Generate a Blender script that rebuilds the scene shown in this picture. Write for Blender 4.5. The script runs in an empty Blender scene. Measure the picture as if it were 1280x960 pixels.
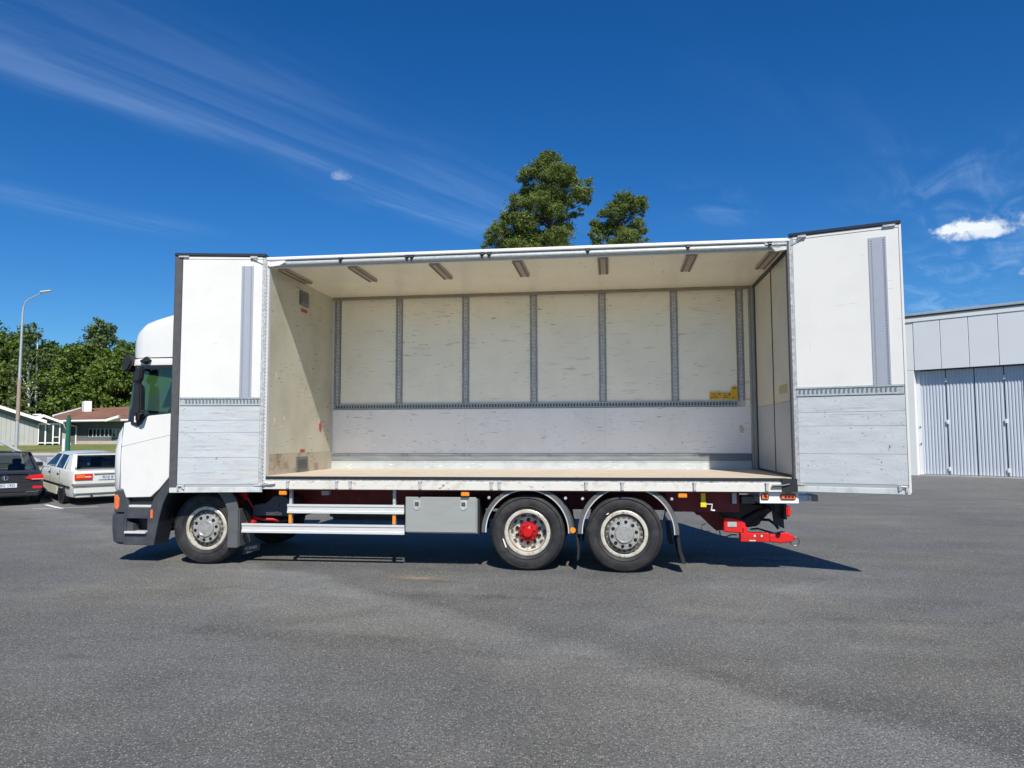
import bpy, bmesh, math, random
import numpy as np
from mathutils import Vector, Matrix
R = math.radians; PI = math.pi
random.seed(7); rng = np.random.default_rng(7)
S = bpy.context.scene; COL = S.collection

# ---------------------------------------------------------------- camera
CAM = Vector((4.8952, -10.0983, 1.812)); YAW, PIT, ROL, FPX = -0.1326, 0.0715, -0.0035, 926.83
F = Vector((math.sin(YAW)*math.cos(PIT), math.cos(YAW)*math.cos(PIT), math.sin(PIT)))
RT = Vector((math.cos(YAW), -math.sin(YAW), 0)); UP = RT.cross(F)
R2 = RT*math.cos(ROL)+UP*math.sin(ROL); U2 = -RT*math.sin(ROL)+UP*math.cos(ROL)
cd = bpy.data.cameras.new('camera'); co = bpy.data.objects.new('camera', cd); COL.objects.link(co)
M = Matrix((R2, U2, -F)).transposed().to_4x4(); M.translation = CAM; co.matrix_world = M
cd.sensor_width = 36; cd.lens = FPX/1280*36; cd.clip_end = 6000; cd.clip_start = .1
S.camera = co

# ---------------------------------------------------------------- light, sky, exposure
SUN = Vector((0.27, -0.90, 1.0)).normalized()            # towards the sun
SUN_EL = math.asin(SUN.z); SUN_AZ = math.atan2(SUN.x, SUN.y)
sl = bpy.data.lights.new('sun', 'SUN'); sl.energy = 3.9; sl.angle = R(.53); sl.color = (1, .94, .84)
so = bpy.data.objects.new('sun', sl); COL.objects.link(so)
so.rotation_euler = SUN.to_track_quat('Z', 'Y').to_euler(); so.location = (0, 0, 50)
S.view_settings.view_transform = 'Standard'; S.view_settings.look = 'None'
S.view_settings.gamma = 1; S.view_settings.use_curve_mapping = False
S.view_settings.exposure = 0.62
S.cycles.max_bounces = 16; S.cycles.diffuse_bounces = 10; S.cycles.glossy_bounces = 6; S.cycles.transparent_max_bounces = 16


def N(nt, t, **kw):
    n = nt.nodes.new(t)
    for k, v in kw.items():
        if k.startswith('i_'):
            key = k[2:]
            key = int(key) if key.isdigit() else key.replace('_', ' ')
            n.inputs[key].default_value = v
        else:
            setattr(n, k, v)
    return n


def build_world():
    w = bpy.data.worlds.new('World'); S.world = w; w.use_nodes = True
    nt = w.node_tree; nt.nodes.clear(); L = nt.links.new
    sky = N(nt, 'ShaderNodeTexSky', sky_type='NISHITA', sun_disc=False, sun_elevation=SUN_EL, sun_rotation=SUN_AZ,
            altitude=0, air_density=1.0, dust_density=.15, ozone_density=4.0)
    tc = N(nt, 'ShaderNodeTexCoord')
    hs0 = N(nt, 'ShaderNodeHueSaturation', i_Saturation=1.32, i_Value=.95); L(sky.outputs[0], hs0.inputs['Color'])
    hs = N(nt, 'ShaderNodeVectorMath', operation='MULTIPLY'); L(hs0.outputs[0], hs.inputs[0]); hs.inputs[1].default_value = (.52, .80, 1.03)
    sep = N(nt, 'ShaderNodeSeparateXYZ'); L(tc.outputs['Generated'], sep.inputs[0])

    def m(op, a, b=None, c=None):
        n = N(nt, 'ShaderNodeMath', operation=op)
        for i, v in enumerate((a, b, c)):
            if v is None: continue
            if isinstance(v, (int, float)): n.inputs[i].default_value = v
            else: L(v, n.inputs[i])
        return n.outputs[0]

    def ss(v, a, b):
        n = N(nt, 'ShaderNodeMapRange', interpolation_type='SMOOTHSTEP'); L(v, n.inputs[0])
        n.inputs[1].default_value = a; n.inputs[2].default_value = b
        return n.outputs[0]
    z = m('MAXIMUM', sep.outputs[2], .04)
    px = m('DIVIDE', sep.outputs[0], z); py = m('DIVIDE', sep.outputs[1], z)
    u = m('ADD', m('MULTIPLY', px, .477), m('MULTIPLY', py, .879))
    v = m('SUBTRACT', m('MULTIPLY', px, .879), m('MULTIPLY', py, .477))
    cmb = N(nt, 'ShaderNodeCombineXYZ'); L(u, cmb.inputs[0]); L(v, cmb.inputs[1])

    def noise(sx, sy, det, rough, seed, dist=0.):
        mp = N(nt, 'ShaderNodeMapping'); L(cmb.outputs[0], mp.inputs[0])
        mp.inputs['Scale'].default_value = (sx, sy, 1); mp.inputs['Location'].default_value = (seed, seed*1.7, 0)
        n = N(nt, 'ShaderNodeTexNoise', noise_dimensions='2D', i_Scale=1, i_Detail=det, i_Roughness=rough, i_Distortion=dist)
        L(mp.outputs[0], n.inputs[0]); return n.outputs[0]
    wob = m('MULTIPLY', m('SUBTRACT', noise(.8, 1.2, 3, .5, 3.1), .5), .35)
    vv = m('ADD', v, wob)
    fib = ss(noise(.9, 7, 7, .6, 9.7, .5), .25, .85)
    fib2 = ss(noise(1.9, 5, 6, .6, 4.2, .8), .38, .8)

    def streak(v0, wd, u0, u1, amp):
        g = m('POWER', 2.718, m('MULTIPLY', m('POWER', m('DIVIDE', m('SUBTRACT', vv, v0), wd), 2), -1))
        return m('MULTIPLY', m('MULTIPLY', m('MULTIPLY', g, m('MULTIPLY', ss(u, u0, u0+.8), ss(u, u1, u1-.5))), m('ADD', fib, .15)), amp)
    tot = m('ADD', streak(-2.16, .11, -3, 3.3, .155), streak(-1.90, .22, -3, 3.2, .10))
    tot = m('ADD', tot, streak(-3.38, .16, -3, 2.2, .10))
    tot = m('ADD', tot, streak(-3.0, .12, -3, 1.2, .06))
    tot = m('ADD', tot, m('MULTIPLY', streak(-.25, .30, 2.6, 5.6, .30), fib2))
    tot = m('ADD', tot, m('MULTIPLY', streak(-1.15, .2, 2.5, 3.6, .16), fib2))
    tot = m('ADD', tot, m('MULTIPLY', streak(-.75, .5, 4.4, 7.5, .30), fib2))
    tot = m('ADD', tot, m('MULTIPLY', m('MULTIPLY', ss(noise(.35, .8, 4, .5, 21.), .55, .8), fib), .05))
    # two small cumulus puffs low over the yard, one fleck on the streak
    nz = N(nt, 'ShaderNodeTexNoise', i_Scale=38., i_Detail=6., i_Roughness=.6); L(tc.outputs['Generated'], nz.inputs[0])

    def puff(d, wx, wz, amp, k=1.2):
        d = Vector(d).normalized(); r = Vector((d.y, -d.x, 0)).normalized(); up = r.cross(d)
        def dot(vec):
            n = N(nt, 'ShaderNodeVectorMath', operation='DOT_PRODUCT'); L(tc.outputs['Generated'], n.inputs[0])
            n.inputs[1].default_value = vec; return n.outputs['Value']
        a = m('DIVIDE', dot(r), wx); b0 = m('DIVIDE', dot(up), wz)
        b = m('MULTIPLY', b0, m('ADD', 1.0, m('MULTIPLY', m('LESS_THAN', b0, 0.), .9)))
        rr = m('SQRT', m('ADD', m('MULTIPLY', a, a), m('MULTIPLY', b, b)))
        rr = m('ADD', rr, m('MULTIPLY', m('SUBTRACT', nz.outputs[0], .5), -2.2*k))
        front = m('GREATER_THAN', dot(d), .5)
        return m('MULTIPLY', m('MULTIPLY', ss(rr, 1.05, .35), front), amp)
    cum = m('ADD', puff((.421, .878, .2275), .050, .019, .9), puff((.463, .868, .179), .02, .008, .8))
    cum = m('ADD', cum, puff((.395, .885, .233), .03, .0085, .85))
    cum = m('ADD', cum, puff((-.337, .882, .329), .013, .009, .22))
    cum = m('MINIMUM', cum, 1.)
    up0 = ss(sep.outputs[2], .03, .14)
    mx = N(nt, 'ShaderNodeMix', data_type='RGBA'); L(m('MINIMUM', m('MULTIPLY', tot, up0), .8), mx.inputs[0])
    L(hs.outputs[0], mx.inputs[6]); mx.inputs[7].default_value = (5.0, 7.0, 10.0, 1)
    mx2 = N(nt, 'ShaderNodeMix', data_type='RGBA'); L(cum, mx2.inputs[0]); L(mx.outputs[2], mx2.inputs[6])
    mx2.inputs[7].default_value = (8.3, 8.9, 9.4, 1)
    bg = N(nt, 'ShaderNodeBackground', i_Strength=.0705); L(mx2.outputs[2], bg.inputs[0])
    o = N(nt, 'ShaderNodeOutputWorld'); L(bg.outputs[0], o.inputs[0])


build_world()

# ---------------------------------------------------------------- materials
MATS = {}


def mat(name, col=(.5, .5, .5), rough=.5, metal=0., spec=.5, var=.0, vscale=4., vcol=None, vlo=.45, vhi=.7, stretch=(1, 1, 1),
        bump=0., bscale=60., coat=0., streaks=None, dots=None, emit=None, trans=0., rvar=0., island=0.):
    """procedural principled material; var/vcol lay a noise-shaped second colour, streaks lays scuffs"""
    if name in MATS: return MATS[name]
    m = bpy.data.materials.new(name); m.use_nodes = True; nt = m.node_tree; L = nt.links.new
    b = nt.nodes['Principled BSDF']
    b.inputs['Base Color'].default_value = (*col, 1); b.inputs['Roughness'].default_value = rough
    b.inputs['Metallic'].default_value = metal; b.inputs['Specular IOR Level'].default_value = spec
    b.inputs['Coat Weight'].default_value = coat; b.inputs['Coat Roughness'].default_value = .06
    b.inputs['Transmission Weight'].default_value = trans
    if emit: b.inputs['Emission Color'].default_value = (*emit, 1); b.inputs['Emission Strength'].default_value = .6
    tc = N(nt, 'ShaderNodeTexCoord'); cur = None

    def noise(sc, stre=(1, 1, 1), det=5, rough=.6, off=0.):
        mp = N(nt, 'ShaderNodeMapping'); L(tc.outputs['Object'], mp.inputs[0]); mp.inputs['Scale'].default_value = stre
        mp.inputs['Location'].default_value = (off, off, off)
        n = N(nt, 'ShaderNodeTexNoise', i_Scale=sc, i_Detail=det, i_Roughness=rough); L(mp.outputs[0], n.inputs[0]); return n.outputs[0]

    def rng_(v, a, b_, lo=0., hi=1.):
        n = N(nt, 'ShaderNodeMapRange'); L(v, n.inputs[0])
        for i, x in enumerate((a, b_, lo, hi)): n.inputs[i+1].default_value = x
        return n.outputs[0]

    def mix(f, a, c):
        n = N(nt, 'ShaderNodeMix', data_type='RGBA'); L(f, n.inputs[0])
        if hasattr(a, 'default_value') or hasattr(a, 'links'): L(a, n.inputs[6])
        else: n.inputs[6].default_value = (*a, 1)
        n.inputs[7].default_value = (*c, 1); return n.outputs[2]
    cur = col
    if var or vcol:
        vc = vcol or tuple(c*(1-var) for c in col)
        f = rng_(noise(vscale, stretch), vlo, vhi)
        cur = mix(f, cur, vc)
    if streaks:
        for (sc, stre, lo, hi, c, off) in streaks:
            a = rng_(noise(sc, stre, 4, .55, off), lo, hi)
            g = rng_(noise(sc*.35, (1, 1, 1), 2, .5, off+7), .44, .56)
            mm = N(nt, 'ShaderNodeMath', operation='MULTIPLY'); L(a, mm.inputs[0]); L(g, mm.inputs[1])
            cur = mix(mm.outputs[0], cur, c)
    if island:
        gi = N(nt, 'ShaderNodeNewGeometry')
        hsn = N(nt, 'ShaderNodeHueSaturation'); L(rng_(gi.outputs['Random Per Island'], 0, 1, 1-island, 1+island), hsn.inputs['Value'])
        L(rng_(gi.outputs['Random Per Island'], 0, 1, .485, .515), hsn.inputs['Hue'])
        if isinstance(cur, tuple): hsn.inputs['Color'].default_value = (*cur, 1)
        else: L(cur, hsn.inputs['Color'])
        cur = hsn.outputs[0]
    if not isinstance(cur, tuple): L(cur, b.inputs['Base Color'])
    if rvar: L(rng_(noise(vscale*2.3, stretch, 4, .6, 3), .3, .7, max(.02, rough-rvar), rough+rvar), b.inputs['Roughness'])
    if bump:
        bn = N(nt, 'ShaderNodeBump', i_Strength=bump, i_Distance=.01); L(noise(bscale, stretch if streaks is None else (1, 1, 1), 4), bn.inputs['Height'])
        L(bn.outputs[0], b.inputs['Normal'])
    MATS[name] = m; return m


SC = lambda c, lo=.63, hi=.67, off=0.: (5., (1, 1, 16), lo, hi, c, off)     # short horizontal scuffs
M_cabwhite = mat('cab_white', (.70, .70, .68), .25, spec=.5, coat=.4, var=.05, vscale=3)
M_doorwhite = mat('door_white', (.69, .685, .655), .38, var=.05, vscale=2, streaks=[SC((.45, .44, .42), .68, .72), (9, (8, 8, .5), .66, .74, (.52, .5, .45), 3)])
M_doorlow = mat('door_low_boards', (.44, .475, .50), .42, vcol=(.51, .535, .55), vscale=2.4, stretch=(1, 1, 5), vlo=.36, vhi=.66, bump=.25, bscale=30,
                streaks=[(1.6, (1, 1, 30), .57, .74, (.28, .29, .30), 1.), (4., (1, 1, 30), .60, .72, (.30, .31, .32), 21.), (9., (1, 1, 12), .64, .69, (.16, .16, .16), 5.), (7., (1, 1, 2), .62, .78, (.62, .63, .63), 13.), (2., (1, 1, 10), .54, .76, (.42, .40, .34), 9.), (22., (1, 1, 1), .66, .70, (.16, .15, .14), 31.)])
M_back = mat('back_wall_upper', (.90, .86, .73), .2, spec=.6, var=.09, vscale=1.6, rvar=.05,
             streaks=[SC((.22, .2, .17), .655, .69), (14., (1, 1, 7), .70, .73, (.1, .09, .08), 4.), (3., (1, 1, 6), .6, .75, (.6, .5, .37), 8.)])
M_backlow = mat('back_wall_lower', (.86, .85, .84), .28, spec=.5, var=.08, vscale=1.6,
                streaks=[SC((.25, .24, .23), .63, .67, 2.), (14., (1, 1, 4), .68, .71, (.14, .12, .10), 6.), (9., (9, 9, 1), .69, .72, (.2, .19, .17), 11.)])
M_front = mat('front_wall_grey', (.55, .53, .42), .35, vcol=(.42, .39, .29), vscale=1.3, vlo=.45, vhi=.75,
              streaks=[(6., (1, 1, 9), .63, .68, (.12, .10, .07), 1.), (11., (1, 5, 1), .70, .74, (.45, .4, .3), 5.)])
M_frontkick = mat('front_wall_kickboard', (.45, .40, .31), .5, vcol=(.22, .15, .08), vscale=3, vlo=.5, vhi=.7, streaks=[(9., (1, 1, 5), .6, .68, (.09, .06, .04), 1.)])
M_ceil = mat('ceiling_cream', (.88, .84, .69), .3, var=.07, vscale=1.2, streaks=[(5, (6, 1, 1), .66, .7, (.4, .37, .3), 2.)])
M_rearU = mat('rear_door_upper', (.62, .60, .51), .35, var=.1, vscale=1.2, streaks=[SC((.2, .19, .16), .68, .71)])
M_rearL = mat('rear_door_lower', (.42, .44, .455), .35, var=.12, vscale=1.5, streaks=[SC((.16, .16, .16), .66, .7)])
M_floor = mat('floor_plywood', (.56, .49, .40), .6, vcol=(.46, .39, .31), vscale=2.2, stretch=(1, 4, 1), streaks=[(6, (1, 9, 1), .62, .68, (.27, .22, .18), 2.)], bump=.2)
M_galv = mat('galvanised_steel', (.40, .40, .40), .45, metal=.25, vcol=(.60, .60, .60), vscale=22, vlo=.4, vhi=.62, streaks=[(20., (1, 1, 3), .6, .66, (.12, .12, .12), 3.)])
M_galvblue = mat('galvanised_rail_blue', (.42, .455, .46), .45, metal=.15, vcol=(.3, .34, .36), vscale=25)
M_hole = mat('track_hole_grey', (.17, .18, .19), .6, metal=.2)
M_slot = mat('rail_slot_dark', (.07, .08, .09), .6, metal=.3)
M_alu = mat('aluminium_anodised', (.72, .72, .71), .36, metal=.3, var=.1, vscale=6, stretch=(1, 1, 8))
M_alurail = mat('aluminium_side_rail', (.68, .66, .60), .4, metal=.1, vcol=(.5, .46, .38), vscale=5, vlo=.55, vhi=.75, streaks=[(9., (1, 1, 3), .62, .7, (.2, .15, .1), 2.)])
M_stainless = mat('stainless_box', (.50, .50, .47), .36, metal=.55, var=.10, vscale=2, stretch=(1, 1, 5))
M_chrome = mat('polished_metal', (.75, .75, .74), .16, metal=1., var=.15, vscale=20)
M_rubber = mat('tyre_rubber', (.022, .022, .025), .62, spec=.3, vcol=(.05, .048, .046), vscale=7, vlo=.42, vhi=.72, bump=.1, bscale=90)
M_black = mat('black_plastic', (.018, .019, .022), .45, var=.2)
M_seal = mat('rubber_seal', (.075, .075, .08), .55, var=.25, vscale=9)
M_sealdark = mat('rubber_cap_dark', (.022, .024, .033), .4)
M_grey = mat('grey_bumper_plastic', (.045, .050, .058), .5, vcol=(.066, .071, .08), vscale=5, bump=.1, bscale=200)
M_guard = mat('mudguard_plastic', (.10, .105, .11), .5, var=.3, vscale=6)
M_redb = mat('coupling_red_sunlit', (.62, .012, .012), .4, vcol=(.40, .02, .015), vscale=9, vlo=.5, vhi=.66, streaks=[(12, (1, 1, 1), .66, .72, (.15, .06, .03), 2.)])  # brighter red for the sunlit parts, sunlight put into the colour
M_red = mat('chassis_red_shaded_grimy', (.20, .008, .010), .55, vcol=(.10, .008, .008), vscale=6, streaks=[(12, (1, 1, 1), .62, .68, (.12, .05, .03), 2.)])  # red darkened to stand in for underbody shade, plus grime spots
M_redhub = mat('hub_red', (.50, .008, .010), .25, spec=.5, vcol=(.22, .008, .008), vscale=9)
M_rim = mat('steel_rim', (.64, .61, .53), .36, metal=.3, vcol=(.42, .33, .22), vscale=9, vlo=.48, vhi=.72, streaks=[(26, (1, 1, 1), .6, .66, (.16, .11, .07), 3.)])
M_hub = mat('alu_hub', (.50, .49, .46), .36, metal=.45, vcol=(.33, .31, .28), vscale=18, streaks=[(34, (1, 1, 1), .6, .66, (.1, .08, .06), 3.)])
M_nut = mat('wheel_nut_dark', (.03, .03, .03), .35, metal=.6)
M_orange = mat('orange_lens', (.85, .27, .02), .2, spec=.6, var=.3, vscale=60)
M_amber = mat('orange_red_lens', (.72, .16, .05), .25, var=.25, vscale=40)
M_redlens = mat('red_lens', (.62, .02, .02), .15, spec=.7, var=.2, vscale=40)
M_yellow = mat('yellow_plastic', (.85, .6, .02), .4, var=.1)
M_sticker = mat('yellow_sticker', (.75, .44, .01), .4, var=.1, vscale=30)
M_ink = mat('black_ink', (.03, .03, .03), .5)
M_whiteink = mat('white_paint_mark', (.8, .8, .78), .5, var=.1)
M_redink = mat('red_label', (.42, .06, .04), .5, var=.2, vscale=40)
M_torn = mat('torn_patch', (.66, .56, .42), .7, var=.2, vscale=30)
M_glass = mat('cab_glass', (.012, .028, .026), .03, spec=.8, var=.1)
M_carglass = mat('car_glass', (.015, .02, .024), .03, spec=1., var=.1)
M_lampglass = mat('lamp_lens', (.55, .55, .55), .2, var=.1)
M_plate = mat('number_plate', (.62, .66, .72), .35, var=.05)
M_volvo = mat('white_car_paint', (.68, .69, .63), .25, coat=.6, var=.05, vscale=3)
M_golf = mat('dark_grey_car_paint', (.035, .037, .043), .28, coat=.8, var=.1, metal=.3)
M_bluecar = mat('dark_blue_roof_reflect', (.03, .04, .06), .15, coat=1., var=.1)
M_upholstery = mat('tan_upholstery', (.22, .12, .08), .8, var=.2)
M_sidinggrey = mat('pale_grey_siding', (.40, .41, .385), .7, var=.08, vscale=1.2, bump=.1)
M_sidingdark = mat('dark_grey_siding', (.13, .145, .15), .7, var=.12, vscale=1.5)
M_whitetrim = mat('white_painted_wood', (.78, .78, .76), .5, var=.05)
M_plinth = mat('house_plinth', (.42, .38, .34), .85, var=.15, vscale=3)
M_brownroof = mat('brown_tile_roof', (.21, .105, .072), .8, vcol=(.15, .07, .048), vscale=1.4, bump=.5, bscale=14)
M_chimney = mat('white_chimney', (.72, .72, .70), .7, var=.06)
M_stone = mat('pale_boulder', (.45, .40, .33), .9, var=.3, vscale=5, bump=.6, bscale=9)
M_green = mat('green_post_paint', (.02, .12, .075), .45, var=.2, vscale=6)
M_pole = mat('galvanised_pole', (.48, .50, .52), .5, metal=.4, var=.12, vscale=3)
M_polerust = mat('pole_brown_sleeve', (.33, .26, .21), .7, var=.2, vscale=4)
M_wpanel = mat('warehouse_panel', (.66, .685, .71), .45, var=.03, vscale=.8, bump=.04, bscale=8)
M_wtrim = mat('warehouse_trim', (.72, .735, .72), .45, var=.04, vscale=1)
M_wdoor = mat('corrugated_grey_door', (.56, .60, .655), .42, var=.08, vscale=1.1, stretch=(1, 1, .3), metal=.1)
M_bark = mat('pine_bark', (.30, .13, .065), .9, vcol=(.12, .065, .045), vscale=3, stretch=(1, 1, .3), bump=.6, bscale=18)
M_birch = mat('birch_bark', (.62, .60, .54), .8, vcol=(.08, .07, .06), vscale=3.5, stretch=(1, 1, 3), vlo=.58, vhi=.68)
M_darkbark = mat('dark_bark', (.09, .07, .055), .9, var=.3, vscale=4)
M_concrete = mat('concrete_kerb', (.42, .41, .39), .85, var=.15, vscale=4)


def leaf_mat(name, a, b, sub=.0, island=.35, trans=.25):
    m = mat(name, a, .55, spec=.25, vcol=b, vscale=.8, vlo=.4, vhi=.62, island=island)
    nt = m.node_tree; L = nt.links.new; bs = nt.nodes['Principled BSDF']; out = [n for n in nt.nodes if n.type == 'OUTPUT_MATERIAL'][0]
    tr = N(nt, 'ShaderNodeBsdfTranslucent')
    src = bs.inputs['Base Color'].links[0].from_socket
    hs = N(nt, 'ShaderNodeHueSaturation', i_Value=1.5, i_Saturation=1.15); L(src, hs.inputs['Color']); L(hs.outputs[0], tr.inputs[0])
    mx = N(nt, 'ShaderNodeMixShader', i_0=trans); L(bs.outputs[0], mx.inputs[1]); L(tr.outputs[0], mx.inputs[2]); L(mx.outputs[0], out.inputs[0])
    return m


M_pineleaf = leaf_mat('pine_needles', (.095, .135, .030), (.15, .19, .042), trans=.12)
M_leafA = leaf_mat('leaf_mid_green', (.08, .13, .022), (.125, .18, .032))
M_leafB = leaf_mat('leaf_dark_green', (.04, .08, .02), (.07, .12, .026))
M_leafC = leaf_mat('leaf_birch_green', (.085, .125, .04), (.12, .16, .055))


def asphalt_mat(name='asphalt', base=.125):
    m = bpy.data.materials.new(name); m.use_nodes = True; nt = m.node_tree; L = nt.links.new; b = nt.nodes['Principled BSDF']
    tc = N(nt, 'ShaderNodeTexCoord')

    def mapped(stre, rot=0., off=0.):
        mp = N(nt, 'ShaderNodeMapping'); L(tc.outputs['Object'], mp.inputs[0]); mp.inputs['Scale'].default_value = stre
        mp.inputs['Rotation'].default_value = (0, 0, rot); mp.inputs['Location'].default_value = (off, off, 0); return mp.outputs[0]

    def noise(sc, det, rg, stre=(1, 1, 1), rot=0., off=0., dist=0.):
        n = N(nt, 'ShaderNodeTexNoise', i_Scale=sc, i_Detail=det, i_Roughness=rg, i_Distortion=dist); L(mapped(stre, rot, off), n.inputs[0]); return n.outputs[0]

    def mr(v, a, c, lo=0., hi=1.):
        n = N(nt, 'ShaderNodeMapRange'); L(v, n.inputs[0])
        for i, x in enumerate((a, c, lo, hi)): n.inputs[i+1].default_value = x
        return n.outputs[0]

    def mth(op, a, c):
        n = N(nt, 'ShaderNodeMath', operation=op)
        for i, x in enumerate((a, c)):
            if isinstance(x, (int, float)): n.inputs[i].default_value = x
            else: L(x, n.inputs[i])
        return n.outputs[0]
    big = mr(noise(.22, 4, .55), .3, .7, .84, 1.16)
    med = mr(noise(1.4, 5, .6, off=4), .3, .7, .90, 1.10)
    trk = mr(noise(.5, 5, .6, (.22, 1.6, 1), R(24), 2., .4), .52, .72, 1.0, 1.2)
    trk2 = mr(noise(.6, 4, .6, (.18, 1.8, 1), R(-38), 9., .3), .55, .75, 1.0, .84)
    fine = mth('MULTIPLY', mr(noise(75, 3, .8), .28, .72, .22, 1.78), mr(noise(30, 3, .75, off=5), .3, .7, .66, 1.34))
    val = mth('MULTIPLY', mth('MULTIPLY', big, med), mth('MULTIPLY', mth('MULTIPLY', trk, trk2), fine))
    val = mth('MULTIPLY', val, base)
    # pale and dark aggregate stones
    vo = N(nt, 'ShaderNodeTexVoronoi', feature='F1', i_Scale=70.); L(mapped((1, 1, 1)), vo.inputs['Vector'])
    sp = N(nt, 'ShaderNodeSeparateColor'); L(vo.outputs['Color'], sp.inputs[0])
    st = mth('MULTIPLY', mr(vo.outputs['Distance'], .42, .30), mth('GREATER_THAN', sp.outputs[0], .74))
    st2 = mth('MULTIPLY', mr(vo.outputs['Distance'], .45, .30), mth('LESS_THAN', sp.outputs[0], .16))
    vo2 = N(nt, 'ShaderNodeTexVoronoi', feature='F1', i_Scale=26.); L(mapped((1, 1, 1), .4, 3.), vo2.inputs['Vector'])
    sp2 = N(nt, 'ShaderNodeSeparateColor'); L(vo2.outputs['Color'], sp2.inputs[0])
    st3 = mth('MULTIPLY', mr(vo2.outputs['Distance'], .15, .09), mth('GREATER_THAN', sp2.outputs[0], .86))
    cb = N(nt, 'ShaderNodeCombineColor'); L(mth('MULTIPLY', val, .975), cb.inputs[0]); L(mth('MULTIPLY', val, 1.0), cb.inputs[1]); L(mth('MULTIPLY', val, 1.0), cb.inputs[2])
    # warm / cool patches
    tint = N(nt, 'ShaderNodeMix', data_type='RGBA', blend_type='MULTIPLY'); L(mr(noise(.35, 3, .5, off=11), .42, .6), tint.inputs[0])
    L(cb.outputs[0], tint.inputs[6]); tint.inputs[7].default_value = (1.03, 1.0, .92, 1)
    # a wide worn track swinging away to the lower right, and its darker edge
    sx = N(nt, 'ShaderNodeSeparateXYZ'); L(tc.outputs['Object'], sx.inputs[0])
    wv = mth('MULTIPLY', mth('SUBTRACT', noise(.9, 4, .6, off=17), .5), .9)
    dd = mth('ADD', mth('ADD', mth('MULTIPLY', mth('SUBTRACT', sx.outputs[0], 5.2), .62), mth('MULTIPLY', mth('SUBTRACT', sx.outputs[1], -4.0), .785)), wv)
    bnd = mth('MULTIPLY', mth('MULTIPLY', mr(dd, .12, -.1), mr(dd, -1.5, -.3)), .24)
    edge = mth('MULTIPLY', mth('MULTIPLY', mr(dd, .0, .15), mr(dd, .8, .25)), -.10)
    gain = mth('ADD', mth('ADD', 1.0, bnd), edge)
    # faint curved tyre tracks crossing the yard
    wob = mth('MULTIPLY', mth('SUBTRACT', noise(.6, 3, .5, off=41), .5), .5)
    brk = mr(noise(2.2, 4, .6, off=51), .38, .6)
    for (cx_, cy_, rr_, am) in ((1.0, -17.0, 13.6, -.17), (1.0, -17.0, 15.5, -.17), (14.0, -9.5, 9.4, .13), (14.0, -9.5, 11.2, .13), (-6.0, 9.0, 12.3, -.14), (-6.0, 9.0, 14.2, -.14)):
        ax_ = mth('SUBTRACT', sx.outputs[0], cx_); ay_ = mth('SUBTRACT', sx.outputs[1], cy_)
        rd_ = mth('SQRT', mth('ADD', mth('MULTIPLY', ax_, ax_), mth('MULTIPLY', ay_, ay_)), 0.)
        q_ = mth('ABSOLUTE', mth('ADD', mth('SUBTRACT', rd_, rr_), wob), 0.)
        gain = mth('ADD', gain, mth('MULTIPLY', mth('MULTIPLY', mr(q_, .26, .10), brk), am))
    gain = mth('MULTIPLY', gain, mr(noise(.55, 5, .65, (1, 2.4, 1), off=61), .35, .65, .93, 1.07))
    drips = mth('MULTIPLY', mr(noise(4.5, 2, .4, off=71), .73, .77), -.35)
    gain = mth('ADD', gain, drips)
    g2 = N(nt, 'ShaderNodeVectorMath', operation='SCALE'); L(tint.outputs[2], g2.inputs[0]); L(gain, g2.inputs['Scale'])
    cur = g2.outputs[0]
    for f, c in ((mth('MULTIPLY', st, .85), (.50, .48, .41)), (mth('MULTIPLY', st2, .85), (.03, .03, .033)), (mth('MULTIPLY', st3, .85), (.52, .50, .42))):
        n = N(nt, 'ShaderNodeMix', data_type='RGBA'); L(f, n.inputs[0]); L(cur, n.inputs[6]); n.inputs[7].default_value = (*c, 1); cur = n.outputs[2]
    # oily dark spots and sandy smears
    spot = mth('MULTIPLY', mr(noise(.9, 3, .5, (1, 2.2, 1), off=31), .66, .76), .5)
    n = N(nt, 'ShaderNodeMix', data_type='RGBA'); L(spot, n.inputs[0]); L(cur, n.inputs[6]); n.inputs[7].default_value = (.055, .055, .062, 1); cur = n.outputs[2]
    L(cur, b.inputs['Base Color']); b.inputs['Roughness'].default_value = .85; b.inputs['Specular IOR Level'].default_value = .25
    bn = N(nt, 'ShaderNodeBump', i_Strength=.8, i_Distance=.008); L(mth('ADD', fine, mth('MULTIPLY', vo.outputs['Distance'], .8)), bn.inputs['Height']); L(bn.outputs[0], b.inputs['Normal'])
    MATS[name] = m; return m


M_asphalt = asphalt_mat('asphalt', .152)
M_road = mat('road_asphalt', (.21, .21, .205), .9, var=.15, vscale=.6)
M_grass = mat('lawn_green', (.115, .165, .03), .9, vcol=(.19, .175, .05), vscale=.35, vlo=.42, vhi=.62, stretch=(1, 1, 1), bump=.8, bscale=12)
M_dirt = mat('dry_verge', (.26, .21, .14), .95, vcol=(.16, .15, .05), vscale=.9, bump=.5, bscale=8)
M_sand = mat('sandy_smear', (.25, .215, .155), .95, var=.2, vscale=14)

# ---------------------------------------------------------------- mesh helpers
ORIG = {}                                # root name -> world origin its meshes are written in


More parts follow.
